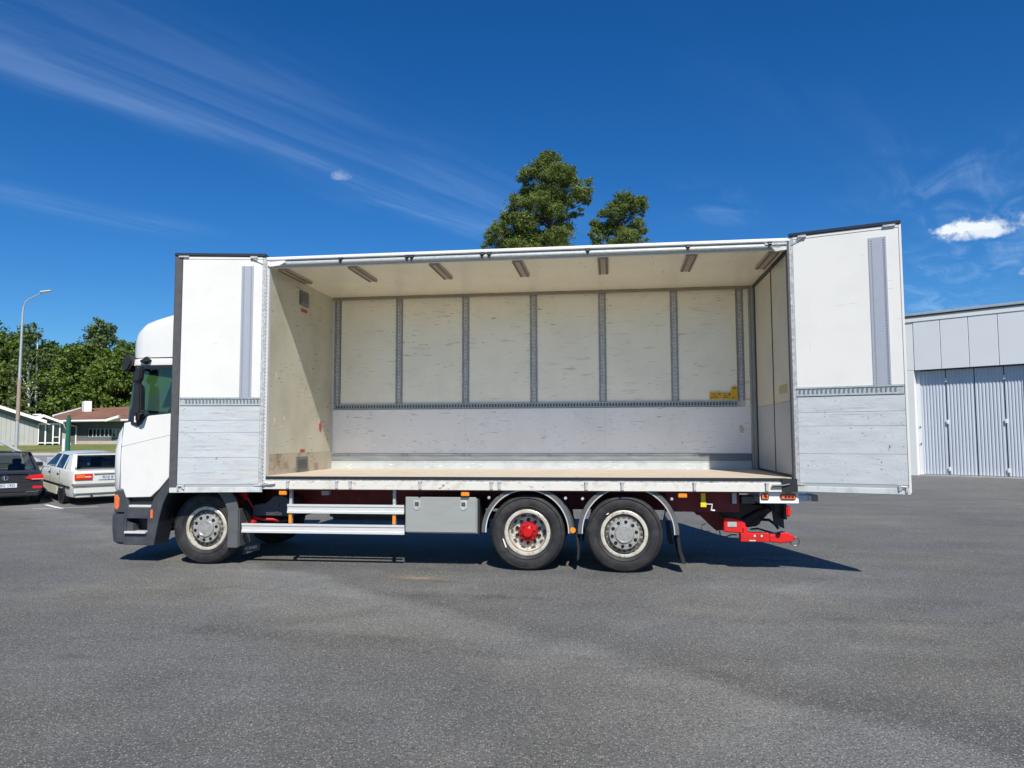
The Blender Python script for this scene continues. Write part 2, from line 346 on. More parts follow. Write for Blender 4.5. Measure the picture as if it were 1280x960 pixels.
class MB:
    def __init__(s): s.v = []; s.f = []
    def add(s, vs, fs):
        o = len(s.v); s.v += [tuple(v) for v in vs]; s.f += [tuple(o+i for i in f) for f in fs]; return s
    def box(s, x0, x1, y0, y1, z0, z1):
        vs = [(x, y, z) for x in (x0, x1) for y in (y0, y1) for z in (z0, z1)]
        return s.add(vs, [(0, 1, 3, 2), (4, 6, 7, 5), (0, 4, 5, 1), (2, 3, 7, 6), (0, 2, 6, 4), (1, 5, 7, 3)])
    def prism(s, poly, a, b, ax='y'):
        """poly of (x,z) spanned over y (ax='y'), (y,z) over x, (x,y) over z"""
        mp = {'y': lambda p, t: (p[0], t, p[1]), 'x': lambda p, t: (t, p[0], p[1]), 'z': lambda p, t: (p[0], p[1], t)}[ax]
        n = len(poly); vs = [mp(p, a) for p in poly]+[mp(p, b) for p in poly]
        return s.add(vs, [tuple(range(n)), tuple(range(2*n-1, n-1, -1))]+[(i, (i+1) % n, n+(i+1) % n, n+i) for i in range(n)])
    def tube(s, pts, r, seg=10, caps=True):
        pts = [Vector(p) for p in pts]; rs = r if isinstance(r, (list, tuple)) else [r]*len(pts); rings = []
        up = Vector((0, 0, 1))
        for i, p in enumerate(pts):
            t = (pts[min(i+1, len(pts)-1)]-pts[max(i-1, 0)]).normalized()
            a = t.cross(up)
            if a.length < .05: a = t.cross(Vector((1, 0, 0)))
            a.normalize(); b = t.cross(a)
            rings.append([p+(a*math.cos(2*PI*k/seg)+b*math.sin(2*PI*k/seg))*rs[i] for k in range(seg)])
        vs = [v for r_ in rings for v in r_]; fs = []
        for i in range(len(pts)-1):
            for k in range(seg):
                fs.append((i*seg+k, i*seg+(k+1) % seg, (i+1)*seg+(k+1) % seg, (i+1)*seg+k))
        if caps: fs += [tuple(range(seg-1, -1, -1)), tuple((len(pts)-1)*seg+k for k in range(seg))]
        return s.add(vs, fs)
    def lathe(s, prof, c, seg=40, ax='y', a0=0., a1=2*PI, sgn=1):
        """prof of (radius, depth); depth runs along ax from c"""
        full = abs(a1-a0-2*PI) < 1e-6; n = seg if full else seg+1; vs = []
        for (r, d) in prof:
            for k in range(n):
                a = a0+(a1-a0)*k/seg; u, w = r*math.cos(a), r*math.sin(a)
                if ax == 'y': vs.append((c[0]+u, c[1]+d*sgn, c[2]+w))
                elif ax == 'z': vs.append((c[0]+u, c[1]+w, c[2]+d*sgn))
                else: vs.append((c[0]+d*sgn, c[1]+u, c[2]+w))
        fs = []
        for i in range(len(prof)-1):
            for k in range(seg):
                k2 = (k+1) % n if full else k+1
                fs.append((i*n+k, i*n+k2, (i+1)*n+k2, (i+1)*n+k))
        return s.add(vs, fs)
    def grid(s, rows):
        n = len(rows[0]); vs = [p for r in rows for p in r]
        return s.add(vs, [(i*n+j, i*n+j+1, (i+1)*n+j+1, (i+1)*n+j) for i in range(len(rows)-1) for j in range(n-1)])
    def xf(s, mtx):
        s.v = [tuple(mtx @ Vector(v)) for v in s.v]; return s
    def obj(s, name, m, parent=None, bevel=0., smooth=None, seg=1, uv=False):
        me = bpy.data.meshes.new(name); off = Vector(ORIG.get(root_of(parent), (0, 0, 0))) if parent else Vector((0, 0, 0))
        me.from_pydata([tuple(Vector(v)-off) for v in s.v], [], s.f)
        bm = bmesh.new(); bm.from_mesh(me)
        bmesh.ops.recalc_face_normals(bm, faces=bm.faces)
        if bevel:
            es = [e for e in bm.edges if len(e.link_faces) == 2 and e.calc_face_angle(0) > .5]
            bmesh.ops.bevel(bm, geom=es, offset=bevel, segments=seg, affect='EDGES', clamp_overlap=True)
        bm.to_mesh(me); bm.free()
        if smooth is not None:
            me.shade_smooth(); me.set_sharp_from_angle(angle=R(smooth))
        me.materials.append(m)
        o = bpy.data.objects.new(name, me); COL.objects.link(o)
        if parent: o.parent = parent
        return o


def root_of(o):
    while o.parent: o = o.parent
    return o.name


def thing(name, label, cat, loc=(0, 0, 0), rz=0., group=None, local=False):
    """an Empty at the thing's base; local=True: its meshes are written in its own frame"""
    o = bpy.data.objects.new(name, None); COL.objects.link(o); o.location = loc; o.rotation_euler = (0, 0, rz)
    o['label'] = label; o['category'] = cat
    if group: o['group'] = group
    if not local: ORIG[o.name] = tuple(loc)
    return o


def tag(o, label=None, cat=None, group=None, kind=None):
    for k, v in (('label', label), ('category', cat), ('group', group), ('kind', kind)):
        if v: o[k] = v
    return o


def inst(src, name, parent, loc):
    o = bpy.data.objects.new(name, src.data); COL.objects.link(o); o.parent = parent; o.location = loc; return o


def text_mesh(txt, size, name, m, parent, mtx, depth=.002, off=0.):
    cu = bpy.data.curves.new(name, 'FONT'); cu.body = txt; cu.size = size; cu.extrude = depth; cu.align_x = 'CENTER'; cu.align_y = 'CENTER'; cu.offset = off
    to = bpy.data.objects.new(name, cu); COL.objects.link(to)
    me = bpy.data.meshes.new_from_object(to.evaluated_get(bpy.context.evaluated_depsgraph_get())); bpy.data.objects.remove(to)
    o_ = Vector(ORIG.get(root_of(parent), (0, 0, 0)))
    me.transform(Matrix.Translation(-o_) @ mtx); me.materials.clear(); me.materials.append(m); me.name = name
    o = bpy.data.objects.new(name, me); COL.objects.link(o); o.parent = parent; return o


def frame(o, x, y, z=(0, 0, 1)):
    """matrix with columns x, y, (x cross y) at o"""
    x = Vector(x).normalized(); y = Vector(y).normalized(); zz = x.cross(y)
    m = Matrix((x, y, zz)).transposed().to_4x4(); m.translation = Vector(o); return m


# ---------------------------------------------------------------- terrain
FH = Vector((F.x, F.y, 0)).normalized(); RH = Vector((FH.y, -FH.x, 0))


def sd(x, y): return (x-CAM.x)*FH.x+(y-CAM.y)*FH.y


PR = [(-1e5, 0), (20.5, 0), (23, .10), (28, .27), (32, .5), (42, .80), (48, 1.0), (62, 1.31), (100, 1.7), (1e5, 1.7)]


def gz(x, y):
    s = sd(x, y); z = 0
    for (a, za), (b, zb) in zip(PR, PR[1:]):
        if a <= s <= b: z = za+(zb-za)*(s-a)/(b-a)
    w = min(1, max(0, (-4-x)/5.)); w = w*w*(3-2*w)
    return z*w


def at(u, s, z=None):
    """point u metres right of and s metres ahead of the camera's foot"""
    p = Vector((CAM.x, CAM.y, 0))+RH*u+FH*s; p.z = gz(p.x, p.y) if z is None else z; return p


def sheet(name, us, ss, m, dz, kind='structure', skip=None):
    mb = MB(); rows = []
    for s_ in ss: rows.append([tuple(at(u_, s_)+Vector((0, 0, dz))) for u_ in us])
    mb.grid(rows); o = mb.obj(name, m, smooth=60); tag(o, kind=kind); return o


us = sorted(set([-1600, -800, -400, -200, -120, -90] + [x*4. for x in range(-18, 19)] + [90, 120, 200, 400, 800, 1600]))
ss_ = sorted(set([-800, -300, -120, -60, -30, -10, 0, 10, 20.5, 23, 25, 28, 30, 32, 36, 39, 42, 45, 48, 52, 56, 62, 70, 80, 100, 150, 300, 700, 1500, 3000]))
sheet('ground', us, ss_, M_grass, -.03)
# paved yard: left part ends at s = 27, right part runs on to the warehouse
sheet('asphalt_yard', [x*2. for x in range(-35, 36)], [-45, -20, 0, 10, 16, 20.5, 21.5, 23, 25, 27, 28], M_asphalt, 0.0)
sheet('asphalt_yard_east', [x*2. for x in range(-2, 36)], [28, 36, 48, 56], M_asphalt, 0.0)
sheet('road', [x*4. for x in range(-30, 4)], [36.2, 38, 40, 42, 43.5], M_road, .0)
sheet('gravel_verge', [x*4. for x in range(-30, 4)], [44.5, 46, 47.5], M_dirt, -.012)
sheet('dry_grass_strip', [x*4. for x in range(-30, 4)], [28.6, 30, 32, 34, 35.5], mat('dry_grass', (.19, .17, .05), .95, vcol=(.11, .12, .03), vscale=1.1, bump=.5, bscale=10), -.012)
mb = MB()
for s0 in (28.0, 43.5):
    for i in range(-30, 3):
        a, b, = at(i*4, s0), at(i*4+4, s0); c, d = at(i*4+4, s0+.25), at(i*4, s0+.25); h = Vector((0, 0, .12)); l = Vector((0, 0, -.1))
        mb.add([a+l, b+l, c+l, d+l, a+h, b+h, c+h, d+h], [(0, 3, 2, 1), (4, 5, 6, 7), (0, 1, 5, 4), (1, 2, 6, 5), (2, 3, 7, 6), (3, 0, 4, 7)])
tag(mb.obj('kerb', M_concrete), kind='structure')


def gpatch(name, pts, m, dz):
    mb = MB(); mb.add([(x, y, gz(x, y)+dz) for x, y in pts], [tuple(range(len(pts)))]); o = mb.obj(name, m); tag(o, kind='structure'); return o


hd = Vector((-.797, .605, 0)); rd = Vector((.605, .797, 0))          # parking bay direction and its right
p0 = Vector((-9.25, 7.60, 0))


def bayline(a, d, ln, w):
    n = Vector((-d.y, d.x, 0))*w/2; return [tuple((a+n)[:2]), tuple((a-n)[:2]), tuple((a-n+d*ln)[:2]), tuple((a+n+d*ln)[:2])]


gpatch('parking_line', bayline(p0, hd, 1.6, .11), M_whiteink, .005)
gpatch('parking_line_end', bayline(Vector((-9.95, 7.42, 0)), Vector((.88, .47, 0)), 1.5, .07), M_whiteink, .009)
smear = [(1.7, -.35), (3.1, -.35), (3.1, -.95), (1.7, -.95)]
# (a faint sandy smear on the asphalt in front of the tool box)
gm = mat('sandy_smear_soft', (.27, .225, .16), .95, var=.25, vscale=30)
nt = gm.node_tree; tc = N(nt, 'ShaderNodeTexCoord'); mp = N(nt, 'ShaderNodeMapping'); nt.links.new(tc.outputs['Object'], mp.inputs[0])
mp.inputs['Location'].default_value = (-2.4, .63, 0); mp2 = N(nt, 'ShaderNodeMapping'); nt.links.new(mp.outputs[0], mp2.inputs[0]); mp2.inputs['Scale'].default_value = (1.9, 5.6, 1)
ln = N(nt, 'ShaderNodeVectorMath', operation='LENGTH'); nt.links.new(mp2.outputs[0], ln.inputs[0])
nn = N(nt, 'ShaderNodeTexNoise', i_Scale=11., i_Detail=6., i_Roughness=.7); nt.links.new(tc.outputs['Object'], nn.inputs[0])
ad = N(nt, 'ShaderNodeMath', operation='MULTIPLY_ADD'); nt.links.new(nn.outputs[0], ad.inputs[0]); ad.inputs[1].default_value = 1.6; nt.links.new(ln.outputs['Value'], ad.inputs[2])
al = N(nt, 'ShaderNodeMapRange'); nt.links.new(ad.outputs[0], al.inputs[0])
for i_, v_ in enumerate((1.0, 1.75, .8, 0.)): al.inputs[i_+1].default_value = v_
nt.links.new(al.outputs[0], nt.nodes['Principled BSDF'].inputs['Alpha'])
gpatch('sandy_smear', smear, gm, .004)

# ---------------------------------------------------------------- the truck
W_, X1, ZF, ZC, ZR = 2.5, 7.25, 1.272, 4.30, 4.437
TR = thing('box_truck', 'white three-axle box truck seen side-on, side doors folded open on an empty cargo box', 'truck', (2.4, 1.25, 0))


def P(name, m, mb, parent=TR, **k): return mb.obj(name, m, parent, **k)


# --- box body
fl = P('floor', M_floor, MB().box(.0, X1, .03, W_, ZF-.03, ZF))
P('floor_edge', M_black, MB().box(-.0, X1-.1, -.02, .03, ZF-.045, ZF-.006))
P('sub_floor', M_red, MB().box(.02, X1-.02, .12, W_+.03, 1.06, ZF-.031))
sr = P('side_rail', M_alurail, MB().box(-.08, X1-.12, -.028, .05, 1.085, 1.202), bevel=.006)
P('side_rail_upper_lip', M_galv, MB().box(-.05, X1-.1, -.012, .029, 1.204, 1.226))
mbc = MB().box(-.018, .018, -.062, -.03, 1.10, 1.206).box(-.026, .026, -.052, -.03, 1.195, 1.212)
c0 = None
for x in (.344, 1.066, 1.265, 2.268, 3.268, 3.378, 4.554, 5.034, 5.975, 6.893):
    if c0 is None:
        c0 = P('door_clamp', M_galv, mbc, bevel=.003); o = c0
    else:
        o = c0.copy(); COL.objects.link(o)
    o.location = (x, 0, 0)
P('roof', M_doorwhite, MB().box(-.12, X1+.06, -.03, W_+.09, ZR-.052, ZR), bevel=.012)
P('roof_edge_seal', M_black, MB().box(-.06, X1, -.012, .05, 4.362, ZR-.054))
P('top_rail', M_galvblue, MB().tube([(.02, -.005, 4.335), (X1-.1, -.005, 4.335)], .034, 12), smooth=60)
P('top_rail_track', M_alu, MB().box(0, X1-.02, .03, .075, 4.285, 4.36))
b0 = None
for x in (1.081, 2.06, 2.13, 3.14, 3.24, 4.609, 5.953, 7.014):
    if b0 is None:
        b0 = P('roller_bracket', M_black, MB().box(-.03, .03, -.05, .03, 4.36, 4.385).box(-.012, .012, -.052, -.035, 4.30, 4.37).tube([(-.02, -.054, 4.355), (.02, -.054, 4.355)], .014, 8)); o = b0
    else:
        o = b0.copy(); COL.objects.link(o)
    o.location = (x, 0, 0)
P('ceiling', M_ceil, MB().box(.0, X1, .076, W_, ZC, ZC+.02))
# ceiling joints
for x in (.62, 1.81, 3.0, 4.2, 5.4, 6.5): P('ceiling_joint', M_ceil, MB().box(x-.06, x+.06, .10, W_-.03, ZC-.0035, ZC-.0005))
P('ceiling_corner_trim', mat('corner_trim_brown', (.30, .26, .20), .5, var=.1), MB().box(.02, X1-.06, W_-.07, W_-.031, ZC-.05, ZC-.003))
# lamps
l0 = None
for x in (.13, 1.2, 2.41, 3.61, 4.81, 6.02, 7.10):
    if l0 is None:
        l0 = P('ceiling_lamp', mat('lamp_body_brown', (.36, .31, .25), .5), MB().box(-.075, .075, .12, 1.07, ZC-.035, ZC-.003), bevel=.006)
        t0 = MB().box(-.062, -.038, .13, 1.06, ZC-.042, ZC-.034).box(.038, .062, .13, 1.06, ZC-.042, ZC-.034).obj('lamp_edge_strip', mat('lamp_strip_dark', (.09, .075, .06), .4), l0)
        o = l0
    else:
        o = l0.copy(); COL.objects.link(o); t = t0.copy(); COL.objects.link(t); t.parent = o
    o.location = (x, 0, 0)
# --- far side wall seen from inside
M_trackc = mat('track_centre_pale', (.60, .60, .60), .42, metal=.1, vcol=(.42, .42, .42), vscale=14, stretch=(1, 1, .6))
M_chan = mat('track_channel_grey', (.27, .27, .28), .5, metal=.15, vcol=(.42, .42, .42), vscale=24)
posts = (.091, 1.219, 2.407, 3.594, 4.766, 5.961, 7.03)
ZS = 2.30
edges = [.0]+[p for p in posts]+[X1]
for i in range(6):
    a, b = posts[i]+.062, posts[i+1]-.062
    P('wall_panel', M_back, MB().box(a, b, W_-.008, W_+.03, ZS+.10, ZC), bevel=.002)
P('wall_panel', M_back, MB().box(.0, .03, W_-.008, W_+.03, ZS+.1, ZC)); P('wall_panel', M_back, MB().box(7.09, X1-.08, W_-.008, W_+.03, ZS+.002, ZC))
P('outer_skin', M_doorwhite, MB().box(-.02, X1+.02, W_+.031, W_+.07, 1.10, ZC+.08))
for i, p in enumerate(posts):
    w = .062 if i not in (0, 6) else .05
    top = ZC-.05
    tk = P('lashing_track', M_trackc, MB().box(p-w, p+w, W_-.002, W_+.02, ZS+.1 if i < 6 else ZS+.13, top).box(p-.02, p+.02, W_-.014, W_-.002, ZS+.1, top))
    P('track_channel', M_chan, MB().box(p-w, p-w+.026, W_-.018, W_-.002, ZS+.1, top), tk); P('track_channel', M_chan, MB().box(p+w-.026, p+w, W_-.018, W_-.002, ZS+.1, top), tk)
    mbh = MB(); z = ZS+.16
    while z < top-.05:
        mbh.box(p-.007, p+.007, W_-.0165, W_-.0145, z, z+.022); z += .062
    P('track_holes', M_hole, mbh, tk)
for (a, b) in ((.0, 2.4), (2.402, 4.8), (4.802, X1-.08)):
    P('lower_wall_panel', M_backlow, MB().box(a, b, W_-.006, W_+.03, 1.532, ZS))
rl = P('lashing_rail', M_galvblue, MB().box(.03, 6.955, W_-.022, W_-.007, ZS+.012, ZS+.098).box(.03, 6.955, W_-.032, W_-.022, ZS+.085, ZS+.1).box(.03, 6.955, W_-.032, W_-.022, ZS+.01, ZS+.022), bevel=0)
mbh = MB(); x = .07
while x < 6.92:
    mbh.box(x, x+.026, W_-.0245, W_-.0225, ZS+.03, ZS+.078); x += .05
P('rail_slots', M_slot, mbh, rl)
P('kick_rail_top', mat('kick_alu_shaded', (.17, .19, .20), .45, metal=.1, vcol=(.25, .27, .27), vscale=3, stretch=(1, 1, 12)), MB().box(.0, X1-.09, W_-.022, W_+.02, 1.412, 1.53).box(.0, X1-.09, W_-.032, W_-.02, 1.50, 1.515))  # dark colour stands in for shade above the sun line
P('kick_rail', mat('kick_alu_sunlit', (.52, .56, .57), .4, metal=.25, vcol=(.42, .45, .46), vscale=4, streaks=[(8, (1, 1, 6), .6, .66, (.7, .72, .7), 3.)]), MB().box(.0, X1-.09, W_-.014, W_+.02, 1.385, 1.41))  # paler colour paints in the sunlit lower part of the rail
P('kick_rail', MATS['kick_alu_sunlit'], MB().box(.0, X1-.09, W_-.02, W_+.02, ZF+.001, 1.382))
# yellow loading notices: flat stickers with small marks
for (a, b, z0, z1) in ((6.512, 6.70, 2.425, 2.545), (6.712, 6.861, 2.425, 2.535), (6.864, 6.962, 2.42, 2.635)):
    st = P('yellow_sticker', M_sticker, MB().box(a, b, W_-.0375, W_-.034, z0, z1))
    mk = MB()
    for k in range(3 if b-a > .1 else 2):
        zz = z0+.02+k*.03; mk.box(a+.03, b-.04-.02*k, W_-.0395, W_-.038, zz, zz+.008)
    cxx = b-.03 if b-a > .1 else (a+b)/2
    mk.prism([(cxx-.02, z1-.045), (cxx+.02, z1-.045), (cxx, z1-.012)], W_-.0395, W_-.038)
    mk.box(a+.012, a+.03, W_-.0395, W_-.038, z0+.012, z0+.03)
    P('warning_marks', M_ink, mk, st)
P('torn_label', M_torn, MB().prism([(6.98, 1.98), (7.03, 2.0), (7.06, 1.93), (7.04, 1.86), (6.99, 1.88)], W_-.0095, W_-.0065))
# --- front wall, seen raking
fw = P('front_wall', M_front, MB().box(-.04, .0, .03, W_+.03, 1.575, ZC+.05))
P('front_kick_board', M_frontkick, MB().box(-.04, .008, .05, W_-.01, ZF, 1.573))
P('front_corner_trim', M_alu, MB().box(.0, .028, W_-.03, W_-.009, ZF+.26, ZC-.01), bevel=.003)
for (y0, y1, z0, z1, nm) in ((1.03, 1.37, 3.93, 4.17, 'air_vent'), (.98, 1.42, 1.30, 1.515, 'floor_vent')):
    v = P(nm, mat('vent_grey', (.16, .17, .165), .5), MB().box(.001 if nm == 'air_vent' else .009, .014 if nm == 'air_vent' else .02, y0, y1, z0, z1))
    sl_ = MB(); n = 6
    for k in range(n):
        z = z0+.02+(z1-z0-.04)*k/n; sl_.add([(.016, y0+.02, z), (.016, y1-.02, z), (.042, y1-.02, z+.012), (.042, y0+.02, z+.012)], [(0, 1, 2, 3)])
        sl_.box(.02, .03, y0+.02, y1-.02, z, z+.006)
    P('vent_louvre', mat('vent_louvre_grey', (.28, .29, .28), .5), sl_, v)
P('red_label', M_redink, MB().box(.001, .004, 1.10, 1.34, 3.83, 3.885)); P('red_label', M_redink, MB().box(.001, .004, 1.15, 1.33, 1.585, 1.63))
P('red_hook_tag', M_redink, MB().prism([(1.90, 2.04), (1.97, 2.07), (2.0, 2.0), (1.97, 1.93), (1.91, 1.96)], .001, .012, 'x'))
for (y, z, a, b) in ((.24, 2.66, .07, .10), (.22, 1.99, .075, .095), (.55, 2.07, .04, .07), (.47, 1.96, .03, .03), (.30, 1.62, .02, .03)):
    P('torn_paint_patch', M_torn, MB().prism([(y, z), (y+a, z+b*.2), (y+a*.8, z+b), (y+a*.3, z+b*1.2), (y-a*.1, z+b*.6)], .001, .003, 'x'))
P('front_post', M_alu, MB().box(-.052, .004, -.03, .045, 1.10, ZR-.06), bevel=.006)
mbh = MB()
for k in range(60): mbh.box(-.03, -.022, -.0335, -.0305, 1.2+k*.05, 1.2+k*.05+.012)
P('post_rivets', M_slot, mbh)
# --- rear wall: two closed rear doors seen from inside
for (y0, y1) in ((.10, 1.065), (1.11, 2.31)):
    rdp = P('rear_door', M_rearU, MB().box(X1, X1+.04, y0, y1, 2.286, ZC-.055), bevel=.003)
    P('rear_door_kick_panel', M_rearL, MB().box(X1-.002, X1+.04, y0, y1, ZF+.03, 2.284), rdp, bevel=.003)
P('rear_door_seal', M_black, MB().box(X1-.006, X1+.03, 1.0665, 1.1085, ZF+.02, ZC-.05).box(X1-.02, X1+.03, .06, 2.36, ZC-.055, ZC-.0).box(X1-.01, X1+.03, .06, 2.36, ZF+.002, ZF+.028).box(X1-.01, X1+.03, 2.312, 2.365, ZF+.03, ZC-.056))
P('rear_corner_post', mat('corner_post_grey', (.36, .36, .35), .4, metal=.3, var=.15), MB().box(X1-.078, X1-.045, W_-.05, W_+.02, ZF+.001, ZC-.004).box(X1-.044, X1+.03, 2.37, W_+.02, ZF+.001, ZC-.004), bevel=.004)
P('worn_yellow_patch', mat('worn_yellow', (.44, .39, .22), .5), MB().box(X1-.001, X1-.0025, .25, .75, 2.40, 2.52))
P('rear_post', M_seal, MB().box(X1-.02, X1+.05, -.02, .055, 1.10, ZR-.06), bevel=.008)
P('rear_skin', M_doorwhite, MB().box(X1+.041, X1+.07, .0, W_+.06, 1.10, ZR-.055))
P('rear_corner_bracket', M_black, MB().box(X1-.17, X1+.02, -.045, .05, 1.09, 1.262).tube([(X1-.30, -.06, 1.17), (X1-.16, -.06, 1.175), (X1-.08, -.05, 1.19)], .014, 8))
P('front_corner_hook', M_galv, MB().tube([(-.06, -.06, 1.13), (.02, -.07, 1.18), (.10, -.06, 1.165), (.16, -.05, 1.17)], .013, 8))
P('top_hinge_arm', M_galv, MB().box(X1-.30, X1-.02, -.05, .03, 4.345, 4.372).prism([(X1-.16, 4.26), (X1-.02, 4.28), (X1-.02, 4.345), (X1-.24, 4.345)], -.03, .03))
P('top_hinge_arm', M_whitetrim, MB().prism([(-.02, 4.31), (.02, 4.285), (.16, 4.30), (.26, 4.345), (.24, 4.37), (.0, 4.36)], -.06, -.02), bevel=.004)

# --- side doors: leaf frame given by hinge point, outer point; u along the leaf, n towards the camera side


def side_door(hx, hy, ox, oy, zb, zt, mirror, track_u, wid_cap):
    hgt = zt-zb; h = Vector((hx, hy, 0)); o_ = Vector((ox, oy, 0)); U = (o_-h).normalized(); w = (o_-h).length
    n = Vector((U.y, -U.x, 0));  n = n if n.y < 0 else -n

    def MT(mb): return mb.xf(Matrix(((U.x, n.x, 0, h.x), (U.y, n.y, 0, h.y), (0, 0, 1, 0), (0, 0, 0, 1))))
    d = P('side_door', M_doorwhite, MT(MB().box(0, w, -.045, .0, zb+.03, zt-.03)))
    # leaf facing the camera
    MTo = lambda name, m, mb, par=d, **k: MT(mb) and P(name, m, mb, par, **k)
    e = wid_cap
    MTo('upper_leaf_panel', M_doorwhite, MB().box(.03, w-e, .001, .012, zb+1.345, zt-.075), bevel=.002)
    MTo('head_strip', M_doorwhite, MB().box(.03, w-e, .001, .018, zt-.073, zt-.035), bevel=.002)
    z0 = zb+.115; hs = [.36, .34, .17, .20]; sc = (zb+1.228-z0)/sum(hs); z = z0
    for k, hh in enumerate(hs):
        MTo('lower_board', M_doorlow, MB().box(.03, w-e, .001, .012+.001*(k % 2), z+.0015, z+hh*sc-.0015), bevel=.002); z += hh*sc
    MTo('bottom_rail', mat('door_bottom_rail', (.62, .66, .64), .4, metal=.2, vcol=(.45, .46, .43), vscale=6), MB().box(.0, w-.01, -.04, .022, zb, zb+.075), bevel=.005)
    MTo('bottom_groove', mat('door_groove_grey', (.34, .36, .37), .5), MB().box(.01, w-e, -.03, .008, zb+.077, zb+.113))
    MTo('hinge_stile', M_galv, MB().box(.0, .028, -.046, .014, zb+.076, zt-.035), bevel=.002)
    if e > .05: MTo('outer_rubber_edge', M_seal, MB().box(w-e+.004, w, -.10, .02, zb, zt-.0), bevel=.01)
    else: MTo('outer_edge_strip', M_doorwhite, MB().box(w-e+.002, w, -.06, .02, zb+.02, zt-.035), bevel=.004)
    MTo('top_cap', M_sealdark, MB().box(-.02, w, -.12, .035, zt-.03, zt+.012), bevel=.006)
    MTo('cap_bracket', M_galv, MB().box(w-.2, w-.06, .02, .04, zt-.052, zt-.03).box(.10, .2, .018, .05, zt-.06, zt-.032).tube([(.02, .03, zt-.13), (.10, .035, zt-.09), (.2, .04, zt-.05)], .006, 6))
    rl_ = MTo('lashing_rail', M_galvblue, MB().box(.02, w-e-.005, .001, .014, zb+1.232, zb+1.342).box(.02, w-e-.005, .014, .024, zb+1.232, zb+1.247).box(.02, w-e-.005, .014, .024, zb+1.327, zb+1.342), bevel=.0)
    mh = MB(); ns = 22
    for k in range(ns):
        u0 = .05+(w-e-.11)*k/ns; mh.prism([(u0, zb+1.258), (u0+.022, zb+1.258), (u0+.022, zb+1.30), (u0+.034, zb+1.316), (u0+.008, zb+1.316), (u0, zb+1.305)], .0142, .0165)
    MTo('rail_slots', mat('slot_grey', (.12, .15, .17), .5), mh, rl_)
    a, b = track_u
    tk = MTo('lashing_track', mat('track_galv_pale', (.40, .42, .47), .45, metal=.35, vcol=(.38, .40, .45), vscale=18), MB().box(a, b, .001, .015, zb+1.345, zt-.17).box(a, a+.02, .015, .021, zb+1.345, zt-.17).box(b-.02, b, .015, .021, zb+1.345, zt-.17))
    mh = MB(); z = zb+1.36
    while z < zt-.19:
        mh.box(a+.026, a+.04, .0155, .0175, z, z+.014); mh.box(b-.04, b-.026, .0155, .0175, z, z+.014); z += .034
    MTo('track_holes', M_hole, mh, tk)
    MTo('door_latch', M_galv, MB().tube([(w-e-.10, .035, zb+.05), (w-e-.08, .04, zb+.10), (w-e-.02, .04, zb+.095)], .012, 8).box(w-e-.11, w-e-.07, .01, .04, zb+.06, zb+.11).box(w-e-.03, w-e-.005, .01, .04, zb+.03, zb+.10))
    MTo('hinge_plate', M_galv, MB().box(.0, .09, .018, .03, zb+.085, zb+.11).tube([(-.01, .0, zb), (-.01, .0, zt-.04)], .014, 8))
    # second leaf folded behind the first
    h2 = h-n*.15; o2 = o_-n*.11
    U2_ = (o2-h2).normalized(); w2 = (o2-h2).length-.03
    mb = MB().box(0.05, w2, -.04, .0, zb+.04, zt-.04).xf(Matrix(((U2_.x, n.x, 0, h2.x), (U2_.y, n.y, 0, h2.y), (0, 0, 1, 0), (0, 0, 0, 1))))
    P('folded_leaf', M_doorwhite, mb, d, bevel=.006)
    return d


side_door(X1+.03, -.02, 8.50, -.47, 1.095, 4.475, False, (.93, 1.13), .03)
side_door(-.055, -.05, -1.31, -.28, 1.045, 4.465, True, (.155, .325), .115)

# --- under-body
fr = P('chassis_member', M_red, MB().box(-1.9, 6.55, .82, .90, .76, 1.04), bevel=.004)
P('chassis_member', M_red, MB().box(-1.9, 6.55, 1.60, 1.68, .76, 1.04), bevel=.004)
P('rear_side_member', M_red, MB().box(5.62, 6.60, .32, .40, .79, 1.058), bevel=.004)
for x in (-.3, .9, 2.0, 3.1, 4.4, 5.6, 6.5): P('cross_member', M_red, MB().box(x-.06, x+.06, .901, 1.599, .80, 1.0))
P('fuel_tank', M_guard, MB().box(.25, 1.95, 1.75, 2.35, .45, 1.0), bevel=.06, seg=3)
P('transmission_casing', M_black, MB().lathe([(.0, 0), (.2, .02), (.24, .5), (.18, .9), (.10, 1.2), (.0, 1.2)], (-1.0, 1.25, .72), 16, 'x'))
P('drive_shaft', M_black, MB().tube([(.2, 1.25, .72), (3.7, 1.25, .60)], .06, 10))
for x in (-.93, 3.742, 5.05): P('axle', M_black, MB().tube([(x, .3, .51), (x, 2.2, .51)], .085, 12).lathe([(0, -.16), (.16, -.12), (.2, 0), (.16, .12), (0, .16)], (x, 1.25, .53), 14))
for (x0, x1, z0, z1, y) in ((.292, 2.008, .742, .868, .07), (-.382, 2.02, .462, .592, .05)):
    g = MB(); prof = [(y, z0), (y, z0+.03), (y+.012, z0+.036), (y+.012, z1-.036), (y, z1-.03), (y, z1), (y+.03, z1), (y+.03, z0)]
    g.prism(prof, x0, x1, 'x'); P('side_guard_bar', M_alu, g)
for x in (.33, 1.86):
    P('guard_post', M_galv, MB().box(x-.02, x+.02, .10, .15, .45, 1.084))
    P('guard_joint', M_orange, MB().box(x-.022, x+.022, .092, .10, .60, .738))
for i, x in enumerate((.25, 2.89, 5.82)):
    P('side_marker_lamp', M_orange, MB().box(x-.058, x+.058, .0, .04, 1.0, 1.066), bevel=.01)
tb = P('tool_box', M_stainless, MB().box(2.05, 3.05, .075, .60, .485, .968), bevel=.008)
P('lid', M_stainless, MB().box(2.035, 3.035, .055, .074, .50, .985), tb, bevel=.006)
P('rubber_edge', M_black, MB().box(3.052, 3.08, .09, .6, .48, .96), tb)
